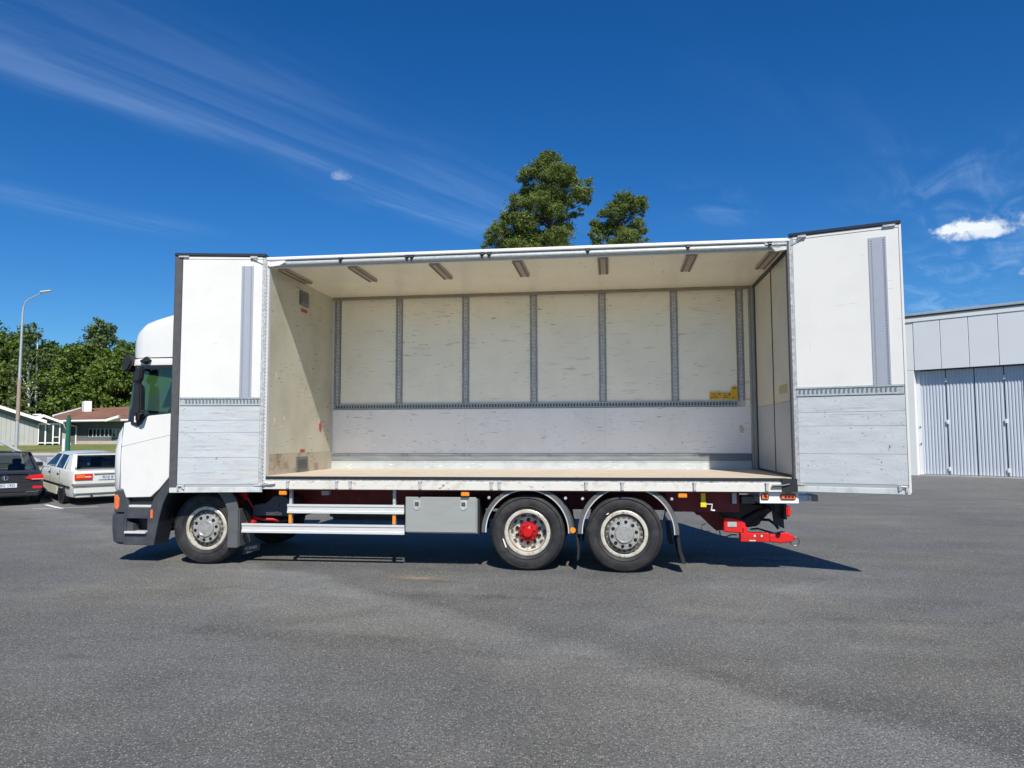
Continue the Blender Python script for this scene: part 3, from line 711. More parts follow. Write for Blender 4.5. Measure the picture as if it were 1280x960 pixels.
for x in (2.20, 2.86):
    P('latch', M_galv, MB().box(x-.05, x+.05, .047, .054, .83, .94).prism([(x-.034, .86), (x+.034, .86), (x+.034, .815), (x, .80), (x-.034, .815)], .045, .054), tb, bevel=.004)
    P('latch_recess', M_slot, MB().box(x-.028, x+.028, .0435, .0448, .86, .915), tb)
P('air_tank_cover', mat('dark_tank_plastic', (.055, .062, .075), .5, var=.2), MB().prism([(-.36, .67), (.24, .67), (.26, .78), (.20, .94), (.10, .975), (-.02, .975), (-.10, .90), (-.16, .86), (-.33, .84)], .30, .75), bevel=.015)
P('cover_slot', M_slot, MB().box(-.0, .07, .292, .299, .80, .87).box(.0, .07, .292, .299, .72, .76))
P('red_bracket', M_redb, MB().prism([(-.60, 1.05), (-.42, 1.05), (-.46, .75), (-.42, .60), (-.30, .62), (-.28, .58), (-.42, .52), (-.46, .28), (-.56, .26), (-.52, .6)], .24, .34), bevel=.006)
P('red_bracket', M_redb, MB().tube([(-.40, .32, .66), (-.20, .34, .62), (-.05, .36, .62), (.02, .4, .60)], .022, 8).tube([(-.44, .3, .95), (-.30, .32, .72), (-.36, .33, .56)], .016, 8))
P('work_lamp', mat('lamp_grey', (.42, .42, .41), .5), MB().box(.68, .80, .35, .45, .975, 1.05), bevel=.012)
P('front_mud_flap_badge', M_grey, MB().prism([(-.50, .10), (-.24, .18), (-.24, .28), (-.50, .24)], .33, .345))
text_mesh('SCANIA', .055, 'mud_flap_lettering', M_whiteink, TR, frame((-.37, .327, .205), (1, 0, .18), (-.18, 0, 1)), .001)

# mudguards over the two rear axles
for cx, ro in ((3.742, .625), (5.10, .668)):
    gd = P('mudguard', M_guard, MB().lathe([(ro-.052, .03), (ro, .03), (ro+.004, .045), (ro+.004, .62), (ro-.012, .62), (ro-.012, .05), (ro-.052, .05), (ro-.052, .03)], (cx, 0, .525), 40, 'y', -.02, PI+.02), smooth=40)
    P('mudguard_edge_trim', mat('trim_pale', (.68, .68, .66), .35, metal=.2), MB().lathe([(ro-.065, .026), (ro-.053, .022), (ro-.05, .03), (ro-.065, .034)], (cx, 0, .525), 40, 'y', -.02, PI+.02), gd, smooth=40)
P('side_reflector', M_orange, MB().lathe([(0, .018), (.035, .018), (.04, .028), (.0, .03)], (4.365, 0, .555), 16))
P('mud_flap', M_black, MB().prism([(4.40, .51), (4.43, .51), (4.455, .30), (4.44, .16), (4.41, .14), (4.42, .3)], .08, .60), bevel=.004)
P('mud_flap', M_black, MB().prism([(5.735, .50), (5.775, .50), (5.80, .30), (5.86, .13), (5.80, .13), (5.755, .30)], .07, .62), bevel=.004)
P('mud_flap', M_black, MB().prism([(4.40, .51), (4.43, .51), (4.455, .30), (4.44, .16), (4.41, .14)], 1.9, 2.42)); P('mud_flap', M_black, MB().prism([(5.735, .50), (5.775, .50), (5.84, .13), (5.78, .13)], 1.9, 2.42))
P('inner_grey_bracket', M_pole, MB().tube([(5.60, .5, 1.0), (5.63, .5, .85), (5.61, .5, .66)], .022, 8))
P('mudguard_bolts', M_galv, MB().lathe([(0, .02), (.02, .02), (.02, .06)], (3.22, .0, .985), 10).lathe([(0, .02), (.02, .02), (.02, .06)], (4.27, .0, .985), 10).lathe([(0, .02), (.02, .02), (.02, .06)], (4.50, .0, .98), 10).lathe([(0, .02), (.02, .02), (.02, .06)], (5.68, .0, .985), 10))

# wheels
TY = [(.318, .035), (.335, .018), (.40, .006), (.455, .010), (.495, .028), (.508, .048), (.5125, .07)]


def tyre_profile(w):
    p = list(TY)
    for k in range(4):
        y = .07+(w-.14)*(k+.5)/4; p += [(.5125, y-.012), (.500, y-.009), (.500, y+.009), (.5125, y+.012)]
    return p+[(.508, w-.048), (.495, w-.028), (.40, w-.01), (.318, w-.03)]


def wheel(x, kind, y0=.04, sg=1, w=.31):
    c = (x, y0, .5115)
    wh = P('wheel', M_rim, MB().lathe([(.268, .03), (.305, .022), (.315, .028), (.318, .045), (.300, .055), (.288, .06), (.27, .12), (.262, .22), (.25, .26)], c, 56, sgn=sg), smooth=50)
    P('tyre', M_rubber, MB().lathe(tyre_profile(w), c, 72, sgn=sg), wh, smooth=35)
    P('sidewall_ring', M_rubber, MB().lathe([(.468, .004), (.472, -.001), (.478, .006)], c, 72, sgn=sg).lathe([(.352, .008), (.357, .003), (.362, .008)], c, 72, sgn=sg), wh, smooth=60)
    nuts = MB(); holes = MB()
    if kind == 'hub':
        P('rim_disc', mat('rim_grime', (.22, .20, .17), .5, metal=.2, vcol=(.38, .35, .29), vscale=11), MB().lathe([(.27, .12), (.245, .075), (.205, .07), (.195, .10)], c, 48, sgn=sg), wh, smooth=40)
        P('hub_plate', M_hub, MB().lathe([(.203, .10), (.203, .028), (.197, .018), (.128, .012), (.128, .03)], c, 48, sgn=sg), wh, smooth=30)
        P('hub_cap', mat('hub_cap_alu', (.50, .49, .46), .3, metal=.5, vcol=(.36, .35, .33), vscale=22), MB().lathe([(.124, .03), (.124, .004), (.116, -.004), (.10, -.006), (.096, -.003), (.0, -.005)], c, 48, sgn=sg), wh, smooth=30)
        P('hub_cap_ring', M_slot, MB().lathe([(.1285, .0125), (.1245, .0125)], c, 48, sgn=sg), wh)
        for k in range(10):
            a = 2*PI*k/10+.17; nuts.lathe([(.025, .0185), (.025, .012), (.016, .002), (0, .002)], (x+.1625*math.cos(a), y0, .5115+.1625*math.sin(a)), 8, sgn=sg)
        for k in range(20):
            a = 2*PI*k/20; holes.lathe([(.02, .062), (0, .061)], (x+.232*math.cos(a), y0, .5115+.232*math.sin(a)), 8, sgn=sg)
    else:
        P('rim_disc', M_rim, MB().lathe([(.262, .12), (.25, .16), (.215, .185), (.20, .168), (.10, .168)], c, 48, sgn=sg), wh, smooth=40)
        P('hub', M_redhub, MB().lathe([(.14, .168), (.138, .13), (.124, .10), (.078, .092), (.072, .06), (.058, .05), (.0, .05)], c, 32, sgn=sg), wh, smooth=30)
        hb = MB()
        for k in range(10):
            a = 2*PI*k/10+.3; nuts.lathe([(.024, .168), (.024, .14), (.014, .13), (0, .13)], (x+.162*math.cos(a), y0, .5115+.162*math.sin(a)), 8, sgn=sg)
            hb.lathe([(.010, .085), (.010, .072), (0, .072)], (x+.10*math.cos(a), y0, .5115+.10*math.sin(a)), 6, sgn=sg)
            a += PI/10
            e = MB().lathe([(1, 0), (0, 0)], (0, 0, 0), 12); e.v = [(p[0]*.036, p[1], p[2]*.019) for p in e.v]
            e.xf(Matrix.Translation((x+.228*math.cos(a), y0+sg*.166, .5115+.228*math.sin(a))) @ Matrix.Rotation(-(a+PI/2), 4, 'Y') @ Matrix.Rotation(R(0), 4, 'X'))
            holes.add(e.v, e.f)
        P('hub_bolts', M_redhub, hb, wh)
    P('wheel_nuts', M_nut, nuts, wh, smooth=30); P('hand_holes', M_slot, holes, wh)
    return wh


wheel(-.93, 'hub'); wheel(3.742, 'drive'); wheel(5.05, 'hub', .03, 1, .385)
# inner twin tyre of the drive axle and the far-side wheels
P('inner_tyre', M_rubber, MB().lathe(tyre_profile(.3), (3.742, .37, .5115), 48), smooth=35)
wheel(-.93, 'hub', 2.46, -1); wheel(3.742, 'drive', 2.46, -1); wheel(5.05, 'hub', 2.47, -1, .385)
# chalk marks on the tyres
P('tyre_chalk_mark', M_whiteink, MB().xf(Matrix()).prism([(3.405, .425), (3.42, .43), (3.463, .315), (3.447, .31)], .042, .0445))
P('tyre_chalk_mark', M_whiteink, MB().prism([(4.815, .775), (4.845, .795), (4.85, .785), (4.822, .765)], .032, .0345))

# rear under-body, lights and the coupling
lp = P('lamp_panel', M_whitetrim, MB().box(6.81, 7.30, .03, .05, .935, 1.078), bevel=.006)
for (a, b, n) in ((6.825, 6.925, 1), (7.07, 7.262, 3)):
    q = P('marker_lamp', M_amber, MB().box(a, b, .008, .029, .985, 1.066), bevel=.012, seg=2)
    mbn = MB()
    for k in range(n): mbn.lathe([(0, .004), (.016, .004), (.018, .009)], (((a+b)/2+.01) + (k-(n-1)/2)*.042, 0, 1.024), 12)
    P('lamp_bulb', mat('bulb_dark_red', (.12, .012, .012), .2), mbn, q)
P('rear_bumper_stub', M_pole, MB().box(7.30, 7.42, .05, .4, .965, 1.045).box(7.425, 7.47, .06, .39, .97, 1.04), bevel=.004)
P('rear_bumper_end', mat('stub_end_striped', (.28, .2, .17), .5), MB().box(7.472, 7.545, .05, .4, .965, 1.045), bevel=.004)
P('under_ride_bar', M_black, MB().box(7.05, 7.20, .30, 2.3, .80, .92), bevel=.01)
P('rear_light_housing', M_black, MB().box(7.135, 7.165, .12, .5, .72, .935)); P('rear_lamp', M_redlens, MB().box(7.15, 7.208, .06, .20, .765, .905), bevel=.014, seg=2)
P('rear_mud_flap', M_black, MB().prism([(7.02, .90), (7.15, .90), (7.18, .72), (7.185, .57), (7.05, .635)], .38, .40))
P('grey_box', M_guard, MB().box(6.62, 6.80, .28, .5, .91, 1.012), bevel=.01); P('grey_post', M_pole, MB().box(6.495, 6.55, .25, .32, .91, 1.058))
P('yellow_handle', M_yellow, MB().box(6.07, 6.13, .12, .16, .93, 1.06).box(6.062, 6.138, .11, .17, .87, .935), bevel=.006)
P('handle_lever', M_whitetrim, MB().tube([(6.13, .14, .915), (6.215, .14, .912), (6.205, .16, .83), (6.25, .18, .825)], .012, 8))
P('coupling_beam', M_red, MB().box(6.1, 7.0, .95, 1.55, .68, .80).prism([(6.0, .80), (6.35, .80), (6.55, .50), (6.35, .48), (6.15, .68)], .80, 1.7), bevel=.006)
P('coupling_housing', M_redb, MB().prism([(6.43, .685), (6.52, .685), (6.67, .655), (6.72, .60), (6.72, .485), (6.64, .475), (6.43, .49)], .66, .80), bevel=.012)
P('type_plate', M_galvblue, MB().box(6.48, 6.60, .652, .659, .56, .625))
cbm = P('drawbar', M_redb, MB().box(6.645, 7.02, .64, .78, .362, .482).box(6.68, 6.74, .64, .70, .47, .56), bevel=.008)
for x in (6.83, 6.92): P('bolt', M_torn, MB().lathe([(0, -.004), (.014, -.004), (.016, .0)], (x, .638, .445), 10))
P('rust_plate', M_torn, MB().box(6.76, 6.84, .636, .639, .375, .39))
P('coupling_jaw', M_redb, MB().prism([(7.02, .46), (7.14, .47), (7.22, .49), (7.26, .49), (7.37, .43), (7.31, .36), (7.20, .355), (7.18, .34), (7.12, .355), (7.02, .36)], .66, .86), bevel=.012)
ring = [(7.36+.058*math.cos(t), .70, .372+.056*math.sin(t)) for t in [2*PI*k/20 for k in range(21)]]
P('coupling_eye', mat('bare_steel', (.12, .12, .115), .4, metal=.7), MB().tube(ring, .007, 6, False))
P('tail_lift_cylinder', M_black, MB().tube([(6.74, .95, .60), (6.95, .95, .72), (7.12, .95, .80)], [.09, .085, .06], 12), smooth=60)
P('hitch_casting', M_black, MB().prism([(6.14, .76), (6.19, .68), (6.28, .565), (6.38, .51), (6.46, .47), (6.60, .49), (6.95, .54), (7.0, .62), (7.1, .72), (7.0, .86), (6.6, .9), (6.3, .86)], .90, 1.5), bevel=.03)
for o in list(TR.children):
    if o.name.split('.')[0] in ('coupling_housing', 'type_plate', 'drawbar', 'bolt', 'rust_plate', 'coupling_jaw', 'coupling_eye'): o.location = (-.04, -.30, .03)
P('air_hose', M_black, MB().tube([(6.98, .85, .64), (7.07, .8, .64), (7.14, .75, .59), (7.18, .72, .53)], .02, 8).tube([(6.80, .70, .52), (6.90, .7, .53), (7.0, .7, .50), (7.1, .7, .475)], .014, 6))
P('cable_loop', M_black, MB().tube([(6.18, .6, .60), (6.13, .6, .58), (6.12, .6, .52), (6.17, .6, .49), (6.24, .6, .505)], .006, 6))
P('cable_loop', M_black, MB().tube([(6.37, .62, .50), (6.38, .62, .43), (6.46, .62, .42), (6.52, .62, .45), (6.60, .62, .45)], .009, 6))

# ---------------------------------------------------------------- the cab


def clear_glass(name, tint, gl=.1):
    m = bpy.data.materials.new(name); m.use_nodes = True; nt = m.node_tree; L = nt.links.new; nt.nodes.clear()
    t = N(nt, 'ShaderNodeBsdfTransparent'); t.inputs[0].default_value = (*tint, 1)
    g = N(nt, 'ShaderNodeBsdfGlossy', i_Roughness=.02); fr_ = N(nt, 'ShaderNodeFresnel', i_IOR=1.5)
    nz_ = N(nt, 'ShaderNodeTexNoise', i_Scale=3.); ad = N(nt, 'ShaderNodeMath', operation='MULTIPLY_ADD'); L(nz_.outputs[0], ad.inputs[0]); ad.inputs[1].default_value = .03; L(fr_.outputs[0], ad.inputs[2])
    mx = N(nt, 'ShaderNodeMixShader'); L(ad.outputs[0], mx.inputs[0]); L(t.outputs[0], mx.inputs[1]); L(g.outputs[0], mx.inputs[2])
    o = N(nt, 'ShaderNodeOutputMaterial'); L(mx.outputs[0], o.inputs[0]); MATS[name] = m; return m


G_cab = clear_glass('tinted_cab_glass', (.72, .86, .80)); G_car = clear_glass('tinted_car_glass', (.5, .55, .55))


def ploop(z, xf, r, y0, xr, n=8):
    pts = [(xr, y0, z)]; y1 = 2.5-y0
    for k in range(n+1):
        a = PI/2*k/n; pts.append((xf+r-r*math.sin(a), y0+r-r*math.cos(a), z))
    for k in range(1, 6):
        t = k/6; pts.append((xf-.07*math.sin(PI*t), y0+r+(y1-y0-2*r)*t, z))
    for k in range(n+1):
        a = PI/2*(1-k/n); pts.append((xf+r-r*math.sin(a), y1-r+r*math.cos(a), z))
    pts.append((xr, y1, z)); return pts


P('cab_front_panel', M_cabwhite, MB().grid([ploop(*a) for a in ((1.05, -2.46, .20, .06, -2.295), (1.08, -2.475, .22, .04, -2.293), (1.35, -2.49, .24, .03, -2.29), (1.66, -2.49, .25, .03, -2.283), (1.672, -2.485, .25, .034, -2.283), (1.88, -2.45, .25, .035, -2.275), (1.98, -2.40, .24, .05, -2.27), (2.04, -2.34, .22, .08, -2.25), (2.06, -2.26, .2, .12, -2.2))]), smooth=35)
P('windscreen', G_cab, MB().grid([ploop(*a) for a in ((2.05, -2.32, .2, .075, -2.17), (2.4, -2.29, .2, .085, -2.15), (2.9, -2.235, .2, .10, -2.10))]), smooth=60)
P('dashboard', M_black, MB().box(-2.22, -1.86, .12, 2.38, 1.5, 2.10), bevel=.04)
P('sun_visor', M_black, MB().box(-2.20, -2.0, .12, 2.38, 2.80, 2.92))
P('cab_header', M_cabwhite, MB().grid([ploop(*a) for a in ((2.892, -2.25, .2, .045, -.3), (2.94, -2.245, .2, .04, -.3), (2.985, -2.235, .2, .045, -.3), (3.0, -2.2, .2, .07, -.3))]), smooth=40)
P('cab_roof_lining', M_black, MB().box(-2.1, -.3, .12, 2.4, 2.90, 2.95))
# roof spoiler
rows = []
for x, ins, zt, rr in ((-2.262, .60, 3.03, .03), (-2.26, .42, 3.12, .08), (-2.235, .26, 3.22, .12), (-2.19, .15, 3.36, .14), (-2.12, .10, 3.47, .16), (-2.0, .07, 3.56, .17), (-1.83, .055, 3.61, .17), (-1.55, .05, 3.68, .17), (-1.0, .045, 3.78, .17), (-.5, .045, 3.82, .17)):
    row = [(x, ins, 3.012), (x, ins, max(3.016, (zt-rr)*.45+3.012*.55)), (x, ins, max(3.02, zt-rr))]
    for k in range(1, 7): a = PI/2*k/6; row.append((x, ins+rr-rr*math.cos(a), max(3.02, zt-rr+rr*math.sin(a))))
    for k in range(1, 4): row.append((x, ins+rr+(2.5-2*(ins+rr))*k/4, zt+.04*math.sin(PI*k/4)))
    row += [(p[0], 2.5-p[1], p[2]) for p in row[:9][::-1]]
    rows.append(row)
sp = P('roof_spoiler', M_cabwhite, MB().grid(rows).add(rows[0], [tuple(range(len(rows[0])))]), smooth=45)
P('marker_lamp_dark', M_black, MB().lathe([(0, -.015), (.05, -.012), (.062, .01), (.0, .02)], (-1.93, .035, 2.965), 12), smooth=50)
P('horn_housing', M_black, MB().prism([(-2.02, 2.95), (-1.98, 2.985), (-1.86, 2.985), (-1.835, 2.96), (-1.87, 2.935), (-1.98, 2.93)], -.01, .06), bevel=.012, seg=2)
# door
dr = P('cab_door', M_cabwhite, MB().prism([(-2.27, 1.08), (-2.225, 1.06), (-2.18, .945), (-1.79, .957), (-1.66, 1.07), (-1.53, 1.22), (-1.36, 1.42), (-1.2, 1.5), (-.98, 1.5), (-.98, 2.19), (-1.52, 2.18), (-1.85, 2.15), (-1.91, 2.125), (-1.97, 2.04), (-2.01, 2.02), (-2.08, 2.04), (-2.15, 2.055), (-2.25, 2.04), (-2.262, 1.88)], .028, .075), bevel=.008)
P('door_crease_panel', M_cabwhite, MB().prism([(-2.268, 1.695), (-1.52, 1.86), (-1.0, 1.97), (-1.0, 2.17), (-1.52, 2.165), (-1.84, 2.135), (-1.90, 2.10), (-1.96, 2.02), (-2.01, 2.0), (-2.08, 2.02), (-2.14, 2.035), (-2.24, 2.02), (-2.256, 1.88)], .0235, .029), dr, bevel=.0)
P('cab_side_rear', M_cabwhite, MB().box(-.975, -.3, .03, .08, 1.5, 2.89), bevel=.006); P('cab_side_far', M_cabwhite, MB().box(-2.26, -.3, 2.42, 2.47, 1.0, 2.15)); P('cab_side_far', M_cabwhite, MB().box(-.975, -.3, 2.42, 2.47, 2.15, 2.89))
P('cab_rear_wall', M_cabwhite, MB().box(-.34, -.30, .08, 2.42, 1.1, 2.95)); P('cab_floor', M_black, MB().box(-2.3, -.34, .09, 2.4, 1.25, 1.32))
P('side_window', G_cab, MB().prism([(-2.10, 2.06), (-2.01, 2.03), (-1.96, 2.05), (-1.90, 2.13), (-1.84, 2.155), (-.98, 2.195), (-.98, 2.87), (-2.045, 2.87)], .048, .052))
P('side_window', G_cab, MB().prism([(-2.10, 2.10), (-.98, 2.10), (-.98, 2.87), (-2.045, 2.87)], 2.44, 2.445))
P('window_frame', M_black, MB().box(-2.10, -.98, .034, .08, 2.84, 2.895).prism([(-2.155, 2.06), (-2.10, 2.045), (-2.045, 2.86), (-2.095, 2.895)], .038, .10).prism([(-2.05, 2.035), (-2.01, 2.02), (-1.96, 2.035), (-1.90, 2.12), (-1.84, 2.145), (-.98, 2.185), (-.98, 2.205), (-1.85, 2.17), (-1.915, 2.145), (-1.97, 2.07), (-2.04, 2.06)], .03, .06).box(-1.02, -.97, .034, .08, 2.19, 2.84))
P('window_frame', M_black, MB().box(-2.16, -2.09, 2.40, 2.46, 2.06, 2.9).box(-2.10, -.98, 2.42, 2.46, 2.84, 2.895).box(-1.02, -.97, 2.42, 2.46, 2.10, 2.85))
P('driver_seat', M_black, MB().box(-1.45, -.95, .35, .85, 1.55, 1.75).box(-1.08, -.92, .38, .82, 1.7, 2.45), bevel=.05); P('passenger_seat', M_black, MB().box(-1.45, -.95, 1.6, 2.1, 1.55, 1.75).box(-1.08, -.92, 1.63, 2.07, 1.7, 2.35), bevel=.05)
sw = []
for k in range(25):
    a = 2*PI*k/24; sw.append(Vector((-1.82+.10*math.sin(a), .68+.215*math.cos(a), 2.22+.185*math.sin(a))))
P('steering_wheel', M_black, MB().tube(sw, .018, 8, False).tube([(-1.88, .68, 2.08), (-1.82, .68, 2.22)], .05, 8).tube([(-1.82, .48, 2.22), (-1.82, .88, 2.22)], .016, 6))
P('side_glass_shade', M_black, MB().prism([(-1.75, 2.84), (-1.35, 2.76), (-1.1, 2.66), (-1.0, 2.6), (-1.0, 2.84)], .09, .10))
# mirrors
P('door_shut_line', M_slot, MB().tube([(-2.284, .031, 1.08), (-2.279, .0305, 1.67), (-2.27, .034, 1.88), (-2.262, .045, 2.0)], .005, 5))
P('door_handle', M_black, MB().box(-1.42, -1.22, .005, .03, 1.80, 1.84), bevel=.01)
P('wing_mirror', M_black, MB().prism([(-1.985, 2.25), (-1.965, 2.52), (-1.93, 2.60), (-1.875, 2.60), (-1.855, 2.50), (-1.85, 2.20), (-1.88, 2.16), (-1.95, 2.17)], -.19, -.06).prism([(-2.03, 2.64), (-1.98, 2.80), (-1.90, 2.86), (-1.86, 2.84), (-1.88, 2.66), (-1.93, 2.62)], -.17, -.07), bevel=.02, seg=2)
P('mirror_arm', M_black, MB().tube([(-2.08, .06, 2.86), (-1.98, -.08, 2.84), (-1.93, -.12, 2.76)], .022, 8).tube([(-2.06, .06, 2.08), (-1.98, -.05, 2.10), (-1.92, -.14, 2.20)], .03, 8).tube([(-1.93, -.1, 2.55), (-1.94, -.1, 2.70)], .03, 8))
P('mirror_mount', M_black, MB().prism([(-2.13, 2.03), (-2.03, 1.985), (-1.97, 2.02), (-1.93, 2.10), (-2.0, 2.20), (-2.10, 2.28)], .0, .035), bevel=.006); P('mirror_mount_glint', M_whitetrim, MB().box(-2.06, -2.03, -.012, -.001, 2.05, 2.14))  # small white plate stands in for a bright reflection on the mount
P('front_mirror', M_black, MB().prism([(-2.30, 2.88), (-2.275, 3.04), (-2.20, 3.07), (-2.14, 2.98), (-2.13, 2.92), (-2.18, 2.82), (-2.23, 2.79), (-2.29, 2.82)], -.02, .16), bevel=.025, seg=2)
# lower black and grey plastic
bm_ = P('bumper', M_grey, MB().grid([ploop(*a) for a in ((.262, -2.40, .16, .08, -2.2), (.30, -2.455, .2, .035, -2.2), (.45, -2.475, .2, .03, -2.2), (.66, -2.48, .2, .028, -2.2), (.705, -2.47, .2, .035, -2.2), (.71, -2.40, .2, .10, -2.2))]), smooth=40)
P('step_housing', M_grey, MB().box(-2.20, -2.165, .028, .3, .262, .80).box(-2.164, -1.83, .028, .3, .262, .425).box(-2.164, -1.83, .03, .3, .645, .80).box(-1.829, -1.79, .028, .3, .258, .80), bevel=.006)
P('step_recess', M_black, MB().box(-2.164, -1.83, .22, .24, .42, .65)); P('step_inner_wedge', M_grey, MB().prism([(-2.164, .42), (-2.05, .42), (-2.07, .56), (-2.164, .60)], .05, .2))
P('step_tread', M_alu, MB().box(-2.165, -1.83, -.02, .16, .428, .462), bevel=.008)
P('headlamp_surround', M_grey, MB().prism([(-2.37, .725), (-2.11, .725), (-2.17, .98), (-2.225, 1.05), (-2.37, 1.045)], .04, .35), bevel=.012)
P('headlamp_surround', M_grey, MB().grid([ploop(*a) for a in ((.725, -2.44, .2, .06, -2.3), (.86, -2.45, .2, .06, -2.3), (1.04, -2.44, .2, .06, -2.3))]), smooth=40)
P('headlamp', M_lampglass, MB().box(-2.50, -2.43, .32, .75, .76, .98), bevel=.03)
P('corner_lamp', M_amber, MB().prism([(-2.36, .80), (-2.32, .76), (-2.29, .80), (-2.285, .93), (-2.32, .99), (-2.37, .98)], .03, .046), bevel=.006)
P('door_sill', M_black, MB().prism([(-2.16, .945), (-1.79, .95), (-1.72, .83), (-2.12, .82)], .10, .3)); P('sill_strip', M_alu, MB().box(-2.14, -1.78, .04, .12, .802, .838), bevel=.006)
P('front_wing', M_grey, MB().prism([(-1.79, .255), (-1.785, .80), (-1.74, .93), (-1.60, 1.11), (-1.44, 1.29), (-1.25, 1.42), (-1.15, 1.42), (-1.15, 1.34), (-1.34, 1.22), (-1.50, 1.05), (-1.59, .86), (-1.655, .6), (-1.715, .26)], .02, .40), bevel=.008)
P('side_marker_lamp', M_amber, MB().box(-1.775, -1.735, .008, .0195, .65, .775), bevel=.004)
P('wing_gap', M_black, MB().prism([(-1.785, .95), (-1.63, 1.11), (-1.50, 1.26), (-1.35, 1.42), (-1.2, 1.48), (-1.2, 1.42), (-1.44, 1.29), (-1.6, 1.11), (-1.74, .93)], .06, .3))
P('wheel_housing', M_black, MB().lathe([(.60, .12), (.60, .75)], (-.93, 0, .56), 24, 'y', -.1, PI*1.0).lathe([(.60, .75), (0, .76)], (-.93, 0, .56), 24, 'y', 0, PI))
P('rear_wing', M_guard, MB().prism([(-.565, .25), (-.41, .25), (-.41, .80), (-.45, .95), (-.55, 1.07), (-.84, 1.10), (-.70, 1.0), (-.61, .87), (-.565, .74)], -.005, .03).box(-.43, -.405, .031, .5, .26, .8), bevel=.006)
P('engine_block', M_black, MB().box(-2.1, -.4, .75, 1.75, .45, 1.24))

# ---------------------------------------------------------------- cars in the bays


def local_car(root, kind):
    pass


def car_loft(st):
    rows = []
    for (y, hw, z0, zd, hd_) in st:
        half = [(0, zd+.012), (hd_*.6, zd+.008), (hd_, zd-.004), (hw-.03, zd-.035), (hw, zd-.11), (hw+.005, .55*zd+.12), (hw-.01, .36), (hw-.05, z0+.03), (hw-.14, z0), (0, z0)]
        half = [(x, min(z, zd+.012)) for x, z in half]
        rows.append([(x, y, z) for x, z in half]+[(-x, y, z) for x, z in half[-2:0:-1]]+[(0, y, zd+.012)])
    mb = MB().grid(rows)
    for r_ in (rows[0], rows[-1]): mb.add(r_[:-1], [tuple(range(len(r_)-1))])
    return mb


def greenhouse(bz, by0, by1, bh, tz, ty0, ty1, th, m, root, name):
    """cabin shell made of pillars and roof; returns surface function"""
    def sidep(y, z, s=1):
        t = (z-bz)/(tz-bz); return (s*(bh+(th-bh)*t), y, z)
    mb = MB()
    n = 6; rows = []
    for i in range(n+1):
        y = ty0+(ty1-ty0)*i/n; e = .035*math.sin(PI*i/n)
        rows.append([(-th, y, tz), (-th*.86, y, tz+.022+e*.5), (-th*.4, y, tz+.032+e), (0, y, tz+.035+e), (th*.4, y, tz+.032+e), (th*.86, y, tz+.022+e*.5), (th, y, tz)])
    mb.grid(rows)
    return mb, sidep


def car_wheel(root, x, y, r, sx, m_rim, z=0.):
    wl = MB().lathe([(r*.62, .03), (r*.9, .0), (r*.985, .03), (r, .06), (r, .17), (r*.97, .19), (r*.6, .2)], (x, y, r+z), 28, 'x', sgn=-sx).obj('wheel', M_rubber, root, smooth=40)
    rim = MB().lathe([(r*.64, .02), (r*.60, .025), (r*.56, .06), (0, .07)], (x, y, r+z), 24, 'x', sgn=-sx).obj('rim', m_rim, wl, smooth=40)
    sp_ = MB()
    for k in range(5):
        a = 2*PI*k/5+.3; c, s_ = math.cos(a), math.sin(a)
        q = [(r*.12, -.05), (r*.58, -.06), (r*.58, .06), (r*.12, .05)]
        pts = [(y+u*c-v*s_, r+z+u*s_+v*c) for u, v in [(a_, b_*r*2.6) for a_, b_ in q]]
        sp_.prism(pts, x-sx*.012, x-sx*.05, 'x')
    sp_.obj('spokes', m_rim, wl)
    return wl


M_alloy = mat('alloy_silver', (.55, .56, .57), .3, metal=.8, var=.1)


